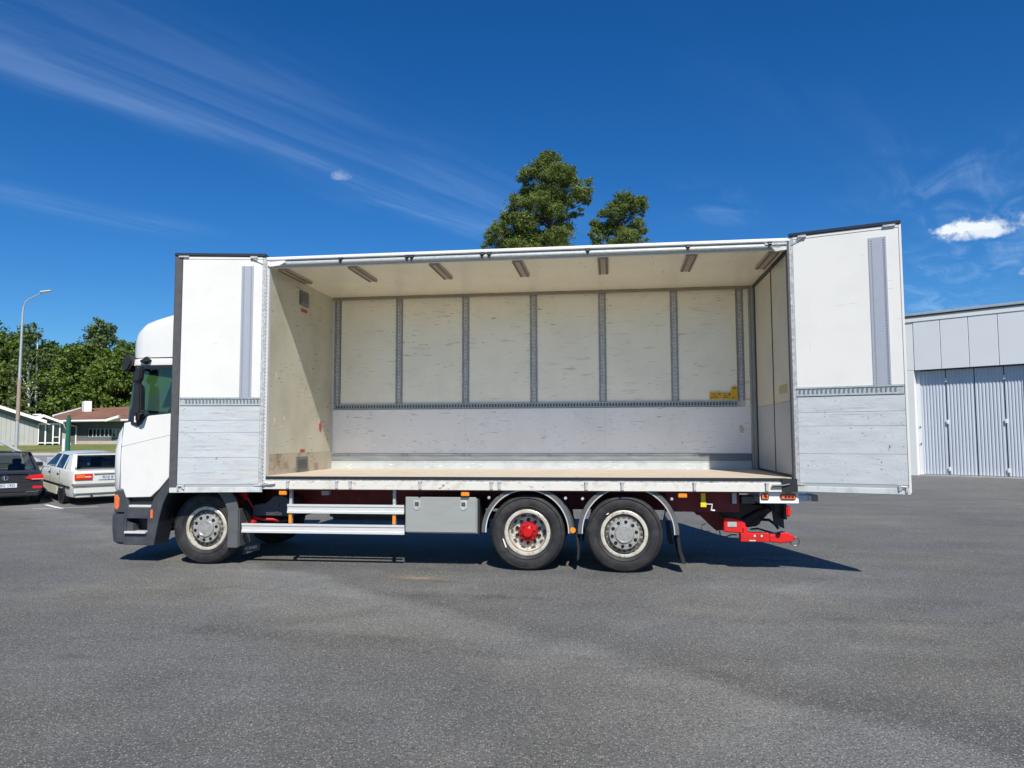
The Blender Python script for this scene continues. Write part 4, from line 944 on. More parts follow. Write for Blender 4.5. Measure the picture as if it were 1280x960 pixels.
def sedan():
    c = Vector((-9.77, 9.55, 0)); 
    t = thing('sedan_car', 'white four-door saloon car seen from behind, parked beside the truck cab', 'car', local=True)
    t.location = c; t.rotation_euler = (R(2.3), 0, math.atan2(hd.y, hd.x)-PI/2)
    yo = 1.35                                                   # rear axle sits at local y = 0
    st = [(-1.03, .80, .34, .92, .66), (-.98, .855, .28, .955, .70), (-.90, .868, .24, .968, .72), (-.5, .875, .22, .975, .74), (0, .88, .22, .965, .76), (1, .88, .2, .945, .78), (2.15, .88, .2, .92, .78), (2.4, .875, .2, .885, .74), (3.0, .86, .22, .80, .72), (3.42, .82, .26, .735, .68), (3.55, .74, .3, .66, .6), (3.58, .66, .34, .6, .5)]
    car_loft(st).obj('body', M_volvo, t, smooth=38)
    bz, tz, bh, th = .93, 1.37, .80, .61; by0, by1, ty0, ty1 = -.50, 2.25, .06, 1.45
    mb, sp = greenhouse(bz, by0, by1, bh, tz, ty0, ty1, th, M_volvo, t, 'roof')
    mb.obj('roof', M_volvo, t, smooth=50)
    pil = MB()
    def pillar(y0, z0, y1, z1, w, s, ):
        a = sp(y0-w/2, z0, s); b = sp(y0+w/2, z0, s); c_ = sp(y1+w/2, z1, s); d_ = sp(y1-w/2, z1, s)
        inn = lambda p: (p[0]*.94, p[1], p[2]); pil.add([a, b, c_, d_, inn(a), inn(b), inn(c_), inn(d_)], [(0, 1, 2, 3), (4, 5, 6, 7), (0, 1, 5, 4), (1, 2, 6, 5), (2, 3, 7, 6), (3, 0, 4, 7)])
    for s in (-1, 1):
        pil = MB()
        pillar(by1-.06, bz, ty1-.0, tz, .07, s); pillar(1.08, bz, 1.02, tz, .08, s); pillar(.28, bz, .34, tz, .06, s)
        pil.add([sp(by0, bz, s), sp(.06, bz, s), sp(.27, tz, s), sp(ty0, tz, s)], [(0, 1, 2, 3)])
        pil.add([sp(by0, bz, s), sp(by1, bz, s), sp(by1, bz+.03, s), sp(by0, bz+.03, s)], [(0, 1, 2, 3)])
        pil.add([sp(ty0, tz-.035, s), sp(ty1, tz-.035, s), sp(ty1, tz+.002, s), sp(ty0, tz+.002, s)], [(0, 1, 2, 3)])
        pil.obj('side_pillars', M_volvo, t)
    for s in (-1, 1):
        o = lambda y, z: tuple(np.array(sp(y, z, s))*np.array((.985, 1, 1)))
        MB().add([o(by1-.1, bz+.03), o(1.10, bz+.03), o(1.04, tz-.03), o(ty1-.02, tz-.03)], [(0, 1, 2, 3)]).obj('side_window', G_car, t)
        MB().add([o(1.06, bz+.03), o(.30, bz+.03), o(.36, tz-.03), o(1.0, tz-.03)], [(0, 1, 2, 3)]).obj('side_window', G_car, t)
        MB().add([o(.26, bz+.03), o(.04, bz+.03), o(.25, tz-.03), o(.31, tz-.03)], [(0, 1, 2, 3)]).obj('side_window', G_car, t)
    MB().add([(-.70, by0+.02, bz+.035), (.70, by0+.02, bz+.035), (.55, ty0-.01, tz-.035), (-.55, ty0-.01, tz-.035)], [(0, 1, 2, 3)]).obj('rear_window', G_car, t)
    MB().add([(-.74, by1, bz+.02), (.74, by1, bz+.02), (.57, ty1, tz-.02), (-.57, ty1, tz-.02)], [(0, 1, 2, 3)]).obj('windscreen', G_car, t)
    MB().box(-.6, .6, ty0-.03, ty0+.03, tz-.03, tz+.015).add([(-.80, by0, bz), (-.66, by0-.0, bz+.01), (-.51, ty0-.02, tz), (-.61, ty0, tz)], [(0, 1, 2, 3)]).add([(.80, by0, bz), (.66, by0-.0, bz+.01), (.51, ty0-.02, tz), (.61, ty0, tz)], [(0, 1, 2, 3)]).obj('rear_window_frame', M_volvo, t)
    MB().box(-.7, .7, -.3, .25, .90, .97).obj('parcel_shelf', M_upholstery, t)
    for x in (-.38, .38): MB().box(x-.2, x+.2, .25, .38, .7, 1.17).box(x-.12, x+.12, .26, .36, 1.17, 1.3).box(x-.22, x+.22, 1.15, 1.3, .6, 1.2).box(x-.12, x+.12, 1.16, 1.26, 1.2, 1.34).obj('seat', M_black, t, bevel=.03)
    # tail
    bp = MB().box(-.86, .86, -1.13, -.92, .36, .56).obj('rear_bumper', M_volvo, t, bevel=.03, seg=2)
    MB().box(-.872, .872, -1.145, -.9, .565, .635).obj('bumper_strip', mat('grey_bumper_strip', (.17, .175, .18), .6), bp, bevel=.012)
    MB().box(-.80, .80, -1.08, -.9, .26, .36).obj('bumper_valance', mat('dirty_white_paint', (.52, .52, .46), .5, var=.2), bp, bevel=.02)
    for s in (-1, 1):
        l = MB().box(min(s*.40, s*.835), max(s*.40, s*.835), -1.055, -.98, .73, .90).obj('tail_lamp', M_redlens, t, bevel=.012)
        a, b = sorted((s*.60, s*.80)); MB().box(a, b, -1.062, -1.054, .79, .875).obj('indicator_lens', mat('indicator_orange', (.8, .2, .03), .2), l)
        a, b = sorted((s*.44, s*.59)); MB().box(a, b, -1.062, -1.054, .80, .84).obj('reversing_lens', mat('reverse_lens_pale', (.75, .5, .45), .2), l)
        MB().box(min(s*.868, s*.895), max(s*.868, s*.895), -.75, 3.2, .50, .545).obj('side_moulding', M_black, t)
        MB().box(min(s*.868, s*.886), max(s*.868, s*.886), .45, 2.3, .24, .46).obj('dirty_sill', MATS['dirty_white_paint'], t)
        for y in (.34, 1.2): MB().box(min(s*.875, s*.90), max(s*.875, s*.90), y-.02, y+.14, .80, .83).obj('door_handle', M_black, t)
        MB().box(min(s*.88, s*1.05), max(s*.88, s*1.05), 2.0, 2.12, .93, 1.05).obj('door_mirror', M_black, t, bevel=.03)
        for y in (0, 2.66):
            ar = MB().lathe([(.355, -.004), (0, -.004)], (s*.878, y, .33), 24, 'x', sgn=s).obj('wheel_arch', M_black, t)
            car_wheel(t, s*.885, y, .31, s, M_alloy)
        for y in (.0+.17, 1.12): MB().box(min(s*.878, s*.887), max(s*.878, s*.887), y+.06, y+.068, .3, .93).obj('door_seam', M_black, t)
    pl_ = MB().box(-.26, .26, -1.052, -1.03, .735, .85).obj('number_plate', M_plate, t)
    text_mesh('RHJ 8', .115, 'plate_lettering', M_ink, pl_, frame((-.02, -1.054, .792), (1, 0, 0), (0, 0, 1)), .001)
    text_mesh('VOLVO', .055, 'boot_lettering', M_ink, t, frame((-.42, -.992, .915), (1, 0, 0), (0, 0, 1)), .002)
    MB().box(-.36, .36, -1.05, -1.0, .875, .895).obj('plate_garnish', M_black, t)
    MB().tube([(-.42, -1.1, .30), (-.42, -.8, .30)], .03, 10).obj('exhaust', M_black, t)


def hatchback():
    t = thing('hatchback_car', 'dark grey hatchback with red tail lamps parked left of the white saloon car', 'car', local=True)
    c = Vector((-11.30, 8.02, 0)); h = Vector((-.745, .667, 0)).normalized()
    t.location = c; t.rotation_euler = (0, 0, math.atan2(h.y, h.x)-PI/2)
    st = [(0.0, .80, .36, .82, .62), (.03, .86, .30, .86, .7), (.12, .885, .24, .90, .74), (.5, .895, .2, .94, .78), (1.5, .9, .18, .95, .8), (2.8, .9, .18, .94, .8), (3.2, .89, .2, .92, .76), (3.8, .86, .22, .82, .72), (4.1, .80, .26, .72, .64), (4.22, .68, .3, .6, .5)]
    car_loft(st).obj('body', M_golf, t, smooth=38)
    bz, tz, bh, th = .90, 1.42, .83, .63; by0, by1, ty0, ty1 = .12, 3.25, .42, 2.3
    mb, sp = greenhouse(bz, by0, by1, bh, tz, ty0, ty1, th, M_golf, t, 'roof')
    mb.obj('roof', M_golf, t, smooth=50)
    for s in (-1, 1):
        pil = MB()
        pil.add([sp(by0, bz, s), sp(.75, bz, s), sp(.85, tz, s), sp(ty0, tz, s)], [(0, 1, 2, 3)])
        pil.add([sp(by1-.12, bz, s), sp(by1, bz, s), sp(ty1, tz, s), sp(ty1-.1, tz, s)], [(0, 1, 2, 3)])
        pil.add([sp(1.85, bz, s), sp(1.95, bz, s), sp(1.85, tz, s), sp(1.75, tz, s)], [(0, 1, 2, 3)])
        pil.add([(s*.83, by0, bz), (s*.70, by0-.0, bz), (s*.54, ty0, tz), (s*.63, ty0, tz)], [(0, 1, 2, 3)])
        pil.obj('side_pillars', M_golf, t)
    pil = MB(); pil.add([(-.83, by0-.02, bz-.03), (.83, by0-.02, bz-.03), (.80, by0+.01, bz+.05), (-.80, by0+.01, bz+.05)], [(0, 1, 2, 3)])
    pil.obj('window_sill', M_golf, t)
    MB().box(-.60, .60, ty0-.13, ty0+.1, tz-.0, tz+.035).obj('roof_spoiler', M_golf, t, bevel=.012)
    MB().add([(-.74, by0+.02, bz+.05), (.74, by0+.02, bz+.05), (.57, ty0-.01, tz-.01), (-.57, ty0-.01, tz-.01)], [(0, 1, 2, 3)]).obj('rear_window', G_car, t)
    for s in (-1, 1):
        o = lambda y, z: tuple(np.array(sp(y, z, s))*np.array((.985, 1, 1)))
        MB().add([o(.72, bz+.02), o(1.87, bz+.02), o(1.78, tz-.02), o(.85, tz-.02)], [(0, 1, 2, 3)]).obj('side_window', G_car, t)
        MB().add([o(1.93, bz+.02), o(by1-.1, bz+.02), o(ty1-.08, tz-.02), o(1.83, tz-.02)], [(0, 1, 2, 3)]).obj('side_window', G_car, t)
    MB().add([(-.76, by1, bz+.02), (.76, by1, bz+.02), (.6, ty1, tz-.01), (-.6, ty1, tz-.01)], [(0, 1, 2, 3)]).obj('windscreen', G_car, t)
    for x in (-.36, .36): MB().box(x-.2, x+.2, .9, 1.02, .6, 1.1).box(x-.11, x+.11, .9, .98, 1.1, 1.26).obj('seat', M_black, t, bevel=.03)
    b = MB().box(-.875, .875, -.08, .2, .33, .62).obj('rear_bumper', M_golf, t, bevel=.05, seg=3)
    MB().box(-.78, .78, -.095, .1, .25, .36).obj('bumper_lower', M_black, b, bevel=.03)
    for s in (-1, 1):
        a, bb = sorted((s*.46, s*.76)); MB().tube([(s*.46, -.10, .375), (s*.74, -.085, .375), (s*.76, -.08, .41)], .014, 6).obj('exhaust_trim', M_chrome, b)
        l = MB().prism([(s*.44, .735), (s*.56, .81), (s*.865, .84), (s*.885, .70), (s*.60, .69)], -.035, .10).obj('tail_lamp', M_redlens, t, bevel=.012)
        l2 = [sorted((s*.60, s*.88))]; MB().box(l2[0][0], l2[0][1], -.042, -.034, .70, .718).obj('lamp_light_strip', mat('lamp_strip_pink', (.75, .35, .33), .2), l)
        a, bb = sorted((s*.62, s*.84)); MB().box(a, bb, -.09, -.07, .46, .53).obj('reflector', M_redlens, t)
        for y in (.75, 3.37):
            MB().lathe([(.36, -.004), (0, -.004)], (s*.898, y, .33), 24, 'x', sgn=s).obj('wheel_arch', M_black, t)
            car_wheel(t, s*.90, y, .32, s, M_alloy)
    bd = MB().lathe([(.062, .0), (.066, -.008), (.052, -.012), (.050, -.004)], (0, -.012, .755), 24).obj('badge', M_chrome, t, smooth=40)
    f = MB()
    for pts in ([(-.028, .80), (-.011, .757), (.0, .785), (.011, .757), (.028, .80)], [(-.04, .78), (-.016, .712), (.0, .752), (.016, .712), (.04, .78)]):
        f.tube([(p[0], -.02, p[1]) for p in pts], .005, 5)
    f.obj('badge_letters', M_chrome, bd)
    pl_ = MB().box(-.26, .26, -.092, -.07, .50, .61).obj('number_plate', M_plate, t)
    text_mesh('DBG 19D', .105, 'plate_lettering', M_ink, pl_, frame((0, -.0935, .553), (1, 0, 0), (0, 0, 1)), .001)
    MB().box(-.5, .5, -.03, .01, .86, .875).obj('tailgate_lip', M_black, t)


sedan(); hatchback()

# ---------------------------------------------------------------- street furniture left
L0 = at(-32.0, 48); L0.z -= .2
pole = thing('street_lamp', 'tall grey street lamp with a single bent arm standing on the grass behind the cars', 'street lamp', tuple(L0))
h = lambda u, z: tuple(L0+RH*u+Vector((0, 0, z)))
MB().tube([h(0, 0), h(.02, 6.0), h(.04, 9.2)], [.11, .085, .06], 12).obj('pole', M_pole, pole, smooth=60)
MB().tube([h(.02, 2.2), h(.02, 4.9)], .12, 12).obj('pole_sleeve', M_polerust, pole, smooth=60)
MB().tube([h(.04, 9.2), h(.08, 9.6), h(.2, 9.95), h(.45, 10.15), h(1.25, 10.55)], [.06, .05, .045, .04, .035], 8).obj('arm', M_pole, pole, smooth=60)
hdm = MB().box(-.35, .35, -.15, .15, -.05, .06); hdm.xf(Matrix.Translation(Vector(h(1.5, 10.62))) @ Matrix.Rotation(math.atan2(RH.y, RH.x), 4, 'Z') @ Matrix.Rotation(R(-8), 4, 'Y'))
hdm.obj('lamp_head', M_alu, pole, bevel=.04, seg=2)

bm0 = at(-18.1, 26.3); bt = thing('barrier_boom', 'long grey barrier boom slanting up to the left behind the two parked cars', 'barrier', tuple(bm0))
q0 = at(-16.35, 26.3, .82); q1 = at(-18.64, 27, 1.745); dv = q1-q0
MB().tube([tuple(q0-dv*.12), tuple(q0+dv*.35), tuple(q0+dv*.8), tuple(q1+dv*1.6)], [.085, .07, .05, .04], 8).obj('boom', M_pole, bt)
g0 = at(-16.2, 26.3)
MB().box(g0.x-.15, g0.x+.15, g0.y-.15, g0.y+.15, g0.z-.1, g0.z+.95).obj('post', M_pole, bt, bevel=.02)
MB().box(g0.x-.2, g0.x+.2, g0.y-.05, g0.y+.2, g0.z+.6, g0.z+.95).obj('counterweight', M_guard, bt, bevel=.02)

gp = at(-25.1, 42); gt = thing('green_post', 'dark green metal post with a white lower plate standing on the lawn', 'post', tuple(gp))
MB().box(gp.x-.10, gp.x+.11, gp.y-.08, gp.y+.08, gp.z-.2, gp.z+2.2).box(gp.x-.06, gp.x+.07, gp.y-.06, gp.y+.06, gp.z+2.2, gp.z+2.35).obj('post', M_green, gt, bevel=.02)
MB().box(gp.x-.30, gp.x-.15, gp.y-.05, gp.y+.05, gp.z-.1, gp.z+1.0).obj('white_plate', M_whitetrim, gt)

bs = at(-28.1, 54)


def boulder(p, s, label):
    bm = bmesh.new(); bmesh.ops.create_icosphere(bm, subdivisions=3, radius=1)
    for v in bm.verts:
        n = math.sin(v.co.x*3.1+1)*math.cos(v.co.y*2.7)*.12+math.sin(v.co.z*4.3+v.co.x*2)*.09; v.co *= 1+n
        v.co = Vector((v.co.x*s[0], v.co.y*s[1], v.co.z*s[2]))
    me = bpy.data.meshes.new('boulder'); bm.to_mesh(me); bm.free(); me.materials.append(M_stone); me.shade_smooth()
    o = bpy.data.objects.new('boulder', me); COL.objects.link(o); o.location = p; tag(o, label, 'boulder'); return o


boulder(bs+Vector((0, 0, .33)), (.62, .5, .48), 'pale grey rounded boulder on the lawn in front of the brown-roofed house')

# ---------------------------------------------------------------- buildings on the left
KX = .0669                                                # metres per photo pixel at s = 62


def bframe(s0):
    return lambda px, z, back=0.: tuple(at((px-640)/926.8*s0-.84*max(0, back), s0+back, z)) 


def zf_(py, s): return 1.812+(548.8-py)*s/926.8


B1 = bframe(62.)
Z1 = lambda py: zf_(py, 62.)
o1 = at((0-640)/926.8*62, 62)
b1 = thing('grey_hall', 'pale grey hall with sloping white roof edge and glazed entrance, left of the house', 'building', (o1.x, o1.y, gz(o1.x, o1.y)))


def quadbox(mb, fr, pts, b0, b1_):
    """pts (px, z) outline extruded from back b0 to b1"""
    n = len(pts); vs = [fr(p[0], p[1], b0) for p in pts]+[fr(p[0], p[1], b1_) for p in pts]
    return mb.add(vs, [tuple(range(n)), tuple(range(2*n-1, n-1, -1))]+[(i, (i+1) % n, n+(i+1) % n, n+i) for i in range(n)])


zb1 = Z1(557)-.1
quadbox(MB(), B1, [(-160, zb1), (49, zb1), (49, Z1(530)), (-160, Z1(466))], 0, 12).obj('wall', M_sidinggrey, b1)
# wall boards
for k in range(24):
    x = -90+k*5.8
    quadbox(MB(), B1, [(x+.15, Z1(556)), (x+5.65, Z1(556)), (x+5.65, Z1(516.5+(x+5.65)*.28)), (x+.15, Z1(516.5+x*.28))], -.03, 0).obj('wall_board', M_sidinggrey, b1)
quadbox(MB(), B1, [(-160, Z1(557.2)), (49, Z1(557.2)), (49, Z1(555.6)), (-160, Z1(555.6))], -.08, -.031).obj('plinth', M_plinth, b1)
sl1 = (528.5-507.2)/65.
quadbox(MB(), B1, [(-150, Z1(505.6-150*sl1)), (66, Z1(526.2)), (66, Z1(530.0)), (-150, Z1(510.0-150*sl1))], -.75, 12.).obj('roof_edge', M_whitetrim, b1)
quadbox(MB(), B1, [(-150, Z1(511-150*sl1)), (49, Z1(527)), (49, Z1(531.5)), (-150, Z1(517-150*sl1))], -.25, -.035).obj('soffit_shade_cladding', M_sidingdark, b1)  # dark cladding strip paints in the shade under the roof overhang
# glazed entrance
quadbox(MB(), B1, [(49, zb1), (83, zb1), (83, Z1(527)), (49, Z1(527))], .5, 6).obj('entrance_room', M_sidingdark, b1)
gfr = MB()
for (a, c) in ((49.0, 50.2), (57.3, 59.2), (66.8, 68.6), (75.2, 76.8)): quadbox(gfr, B1, [(a, Z1(556)), (c, Z1(556)), (c, Z1(529)), (a, Z1(529))], -.05, .12)
for (a, c, u, v) in ((49, 77, 531.2, 529.6), (49, 77, 554.6, 553.2), (68.6, 75.2, 547.3, 546.3)): quadbox(gfr, B1, [(a, Z1(u)), (c, Z1(u)), (c, Z1(v)), (a, Z1(v))], -.045, .115)
gfr.obj('door_frame', M_whitetrim, b1)
for (a, c) in ((50.3, 57.2), (59.3, 66.7), (68.7, 75.1)):
    quadbox(MB(), B1, [(a, Z1(553.1)), (c, Z1(553.1)), (c, Z1(531.3)), (a, Z1(531.3))], .02, .05).obj('pane', M_carglass, b1)
quadbox(MB(), B1, [(49, Z1(519.5+3)), (59, Z1(518.6)), (84, Z1(527.6)), (84, Z1(530.6)), (60, Z1(521.8)), (49, Z1(525.5))], -.5, 6).obj('porch_roof', M_whitetrim, b1)
quadbox(MB(), B1, [(50, Z1(526)), (60, Z1(522.2)), (77, Z1(528.2)), (77, Z1(529.4)), (50, Z1(529.4))], .1, .3).obj('porch_gable', M_sidingdark, b1)
quadbox(MB(), B1, [(55, Z1(517.2)), (64, Z1(517.2)), (64, Z1(515.8)), (55, Z1(515.8))], 4, 5).obj('roof_vent', M_whitetrim, b1)
quadbox(MB(), B1, [(79, zb1), (92.5, zb1), (82, Z1(530.8)), (77.5, Z1(530.2))], .3, 1.3).obj('sunlit_wall_part', M_sidinggrey, b1)  # slanted outline follows the sunlit part of the wall, shadow edge built as shape

B2 = bframe(66.); Z2 = lambda py: zf_(py, 66.)
o2 = at((120-640)/926.8*66, 66)
b2 = thing('brown_roofed_house', 'low dark grey house with brown tiled roof and white chimney behind the white saloon', 'house', (o2.x, o2.y, gz(o2.x, o2.y)))
quadbox(MB(), B2, [(83, Z2(557)), (215, Z2(557)), (215, Z2(528.6)), (83, Z2(528.6))], 0, 9).obj('wall', M_sidingdark, b2)
for k in range(12):
    quadbox(MB(), B2, [(83, Z2(551.3)+k*.145), (215, Z2(551.3)+k*.145), (215, Z2(551.3)+k*.145+.13), (83, Z2(551.3)+k*.145+.13)], -.03, 0).obj('wall_board', M_sidingdark, b2)
quadbox(MB(), B2, [(96, Z2(557)), (215, Z2(557)), (215, Z2(551.6)), (96, Z2(551.6))], -.07, -.031).obj('plinth', M_plinth, b2)
quadbox(MB(), B2, [(96, Z2(556)), (97.4, Z2(556)), (97.4, Z2(533)), (96, Z2(533))], -.12, -.035).obj('downpipe', M_whitetrim, b2)
MB().tube([B2(96.6, Z2(533.5), -.1), B2(86.5, Z2(530.5), -.9), B2(85, Z2(528.5), -1.0)], .06, 6).obj('gutter_pipe', M_whitetrim, b2)
quadbox(MB(), B2, [(110, Z2(547.6)), (150, Z2(547.6)), (150, Z2(535)), (110, Z2(535))], -.034, -.031).obj('window_band', mat('window_band_dark', (.07, .08, .085), .5), b2)
wn = [(112.5, 117), (118, 121.4), (122.6, 126.3), (127.5, 131.6), (132.8, 136.5), (137.8, 141.2), (142.4, 146), (147.2, 151)]
for a, c in wn:
    fr_ = MB()
    for (x0, x1_, u, v) in ((a-.5, a, 546.4, 537), (c, c+.5, 546.4, 537), (a-.5, c+.5, 547.2, 546.4), (a-.5, c+.5, 537, 536.4)): quadbox(fr_, B2, [(x0, Z2(u)), (x1_, Z2(u)), (x1_, Z2(v)), (x0, Z2(v))], -.09, -.035)
    fr_.obj('window_frame', mat('frame_pale_grey', (.42, .45, .46), .5), b2)
    quadbox(MB(), B2, [(a, Z2(546.4)), (c, Z2(546.4)), (c, Z2(537)), (a, Z2(537))], -.06, -.045).obj('pane', M_carglass, b2)
# roof planes
B2r = bframe(73.); Z2r = lambda py: zf_(py, 73.)
ev = [B2(83.5, Z2(527.4), -1.1), B2(150, Z2(526.6), -1.1), B2(230, Z2(525.5), -1.1)]; rg = [B2r(101, Z2r(511.5), 0), B2r(150, Z2r(509.5), 0), B2r(215, Z2r(507.5), 0)]
rf = MB().add(ev+rg, [(0, 1, 4, 3), (1, 2, 5, 4)]).add([B2(74.5, Z2(519.6), 2.5), ev[0], rg[0]], [(0, 1, 2)]).obj('roof', M_brownroof, b2)
rbk = MB().add([rg[0], rg[2], bframe(80.)(215, 3.3, 0), bframe(80.)(80, 3.3, 0), B2(74.5, Z2(519.6), 2.5)], [(0, 1, 2, 3), (0, 3, 4)]).obj('roof_back_slope', M_brownroof, b2)
tl = MB()
evv, rgg = [Vector(p) for p in ev], [Vector(p) for p in rg]
for k in range(1, 9):
    t = k/9; a = evv[0].lerp(rgg[0], t); c = evv[2].lerp(rgg[2], t); tl.tube([tuple(a+Vector((0, 0, .02))), tuple(c+Vector((0, 0, .02)))], .035, 4)
tl.obj('tile_courses', M_brownroof, rf)
MB().tube([tuple(evv[0]), tuple(evv[1]), tuple(evv[2])], .10, 6).obj('eaves_board', M_whitetrim, b2)
MB().tube([B2(74, Z2(519.2), 2.4), tuple(rgg[0]+Vector((0, 0, .05)))], .09, 6).obj('verge_board', M_whitetrim, b2)
quadbox(MB(), B2, [(144, Z2(528.2)), (144, Z2(525.4)), (160, Z2(520.5)), (160, Z2(523.6))], -1.6, -1.3).obj('porch_roof_edge', M_whitetrim, b2)
B2c = bframe(70.4); Z2c = lambda py: zf_(py, 70.4)
quadbox(MB(), B2c, [(105, Z2c(518)), (114.5, Z2c(518)), (114.5, Z2c(502)), (105, Z2c(502))], 0, .9).obj('chimney', M_chimney, b2, bevel=.03)
for px_, py_, w_ in ((141, 509, 5), (2, 506, 3)):
    pass

# ---------------------------------------------------------------- warehouse
WA = Vector((18.684, 25.99, 0)); WU = Vector((.78043737, -.62523397, 0)); WN = Vector((-WU.y, WU.x, 0))   # WN points into the building
wh_ = thing('warehouse', 'light grey panel-clad warehouse with corrugated folding doors at the right edge', 'building', tuple(WA))


def wbox(mb, u0, u1, n0, n1, z0, z1):
    vs = [tuple(WA+WU*u+WN*n+Vector((0, 0, z))) for u in (u0, u1) for n in (n0, n1) for z in (z0, z1)]
    return mb.add(vs, [(0, 1, 3, 2), (4, 6, 7, 5), (0, 4, 5, 1), (2, 3, 7, 6), (0, 2, 6, 4), (1, 5, 7, 3)])


wbox(MB(), -.30, 24, .45, 22, -.1, 7.0).obj('building_core', M_wpanel, wh_)
wbox(MB(), -.36, .02, .0, .50, .0, 4.82).obj('corner_pillar', M_wtrim, wh_, bevel=.01)
wbox(MB(), -.36, .05, -.008, .45, 4.822, 7.04).obj('corner_trim', M_wtrim, wh_)
for k in range(21):
    u = .06+k*1.117; wbox(MB(), u+.012, u+1.105, -.03, .05, 4.80, 7.03).obj('wall_panel', M_wpanel, wh_, bevel=.008)
wbox(MB(), -.30, 24, .02, .45, 4.84, 7.03).obj('panel_backing', M_slot, wh_)
wbox(MB(), .03, 4.7, .051, .46, 4.795, 4.838).obj('lintel', M_slot, wh_)
wbox(MB(), -.42, 24.1, -.06, .5, 7.032, 7.26).obj('fascia', M_wtrim, wh_, bevel=.01)
wbox(MB(), -.44, 24.1, -.09, .5, 7.262, 7.31).obj('fascia_gap', M_slot, wh_)
wbox(MB(), -.46, 24.2, -.13, 22, 7.312, 7.42).obj('roof_capping', M_pole, wh_, bevel=.01)
wbox(MB(), .0, 5, .10, .6, .0, .055).obj('door_sill', M_concrete, wh_)
wbox(MB(), .02, 5, .43, .46, .055, 4.80).obj('door_void', M_slot, wh_)


def leaf(u0, u1, nn=.34):
    root = MB(); n = int(round((u1-u0)/.128)); rows = [[], []]
    w = (u1-u0)/n
    for k in range(n):
        for (f, d) in ((0, 0), (.42, 0), (.55, .028), (.87, .028)):
            u = u0+(k+f)*w
            for j, z in enumerate((.075, 4.76)): rows[j].append(tuple(WA+WU*u+WN*(nn+d)+Vector((0, 0, z))))
    for j, z in enumerate((.075, 4.76)): rows[j].append(tuple(WA+WU*u1+WN*nn+Vector((0, 0, z))))
    return root.grid(rows)


gaps = [.15, 1.235, 2.355, 3.475, 4.6]
for k in range(4):
    a, b = gaps[k]+.018, gaps[k+1]-.018
    lf = leaf(a, b).obj('door_leaf', M_wdoor, wh_)
    if k in (0, 2):
        for z in (2.42, .32, 4.3):
            wbox(MB(), b-.02, b+.07, .27, .335, z-.09, z+.09).obj('hinge', M_wtrim, lf, bevel=.012)
wbox(MB(), .03, .165, .30, .36, .06, 4.79).obj('door_stile', M_wpanel, wh_)
lk = MB(); wbox(lk, .09, .14, .27, .30, 2.18, 2.24); wbox(lk, .10, .16, .26, .29, 1.42, 1.47); lk.obj('door_lock', M_slot, wh_)
wbox(MB(), 4.62, 5.2, .0, .5, .0, 4.79).obj('pillar', M_wtrim, wh_, bevel=.01)
for k in range(3): wbox(MB(), 5.25+k*6, 11.1+k*6, .02, .44, .0, 4.79).obj('wall_base', M_wpanel, wh_)

# ---------------------------------------------------------------- trees


def leaf_cloud(clumps, size, dens, flat=.6, seed=1, shell=.55):
    """clumps: (x,y,z,rx,ry,rz); small leaf quads through the outer part of each ellipsoid"""
    g = np.random.default_rng(seed); V = []
    for (x, y, z, rx, ry, rz) in clumps:
        n = max(8, int(dens*(rx*ry+ry*rz+rx*rz)/3*4*PI))
        d = g.normal(size=(n, 3)); d /= np.linalg.norm(d, axis=1)[:, None]
        rad = shell+(1-shell)*g.random(n)**.6; rad *= 1+.14*g.normal(size=n)
        c = d*rad[:, None]*np.array([rx, ry, rz])+np.array([x, y, z])
        nrm = d*.7+g.normal(size=(n, 3))*.6+np.array([0, 0, .45]); nrm /= np.linalg.norm(nrm, axis=1)[:, None]
        t = np.cross(nrm, g.normal(size=(n, 3))); t /= np.linalg.norm(t, axis=1)[:, None]; b = np.cross(nrm, t)
        s = size*(.6+.8*g.random(n))[:, None]; t = t*s; b = b*s*flat
        V.append(np.stack([c-t, c-b, c+t, c+b], 1))
    V = np.concatenate(V).reshape(-1, 3); return V


def quads_obj(name, V, m, parent):
    n = len(V)//4; me = bpy.data.meshes.new(name); me.vertices.add(len(V)); me.vertices.foreach_set('co', V.astype(np.float32).ravel())
    me.loops.add(len(V)); me.loops.foreach_set('vertex_index', np.arange(len(V), dtype=np.int32))
    me.polygons.add(n); me.polygons.foreach_set('loop_start', np.arange(0, 4*n, 4, dtype=np.int32)); me.polygons.foreach_set('loop_total', np.full(n, 4, dtype=np.int32))
    me.update(calc_edges=True); me.materials.append(m); o = bpy.data.objects.new(name, me); COL.objects.link(o); o.parent = parent; return o


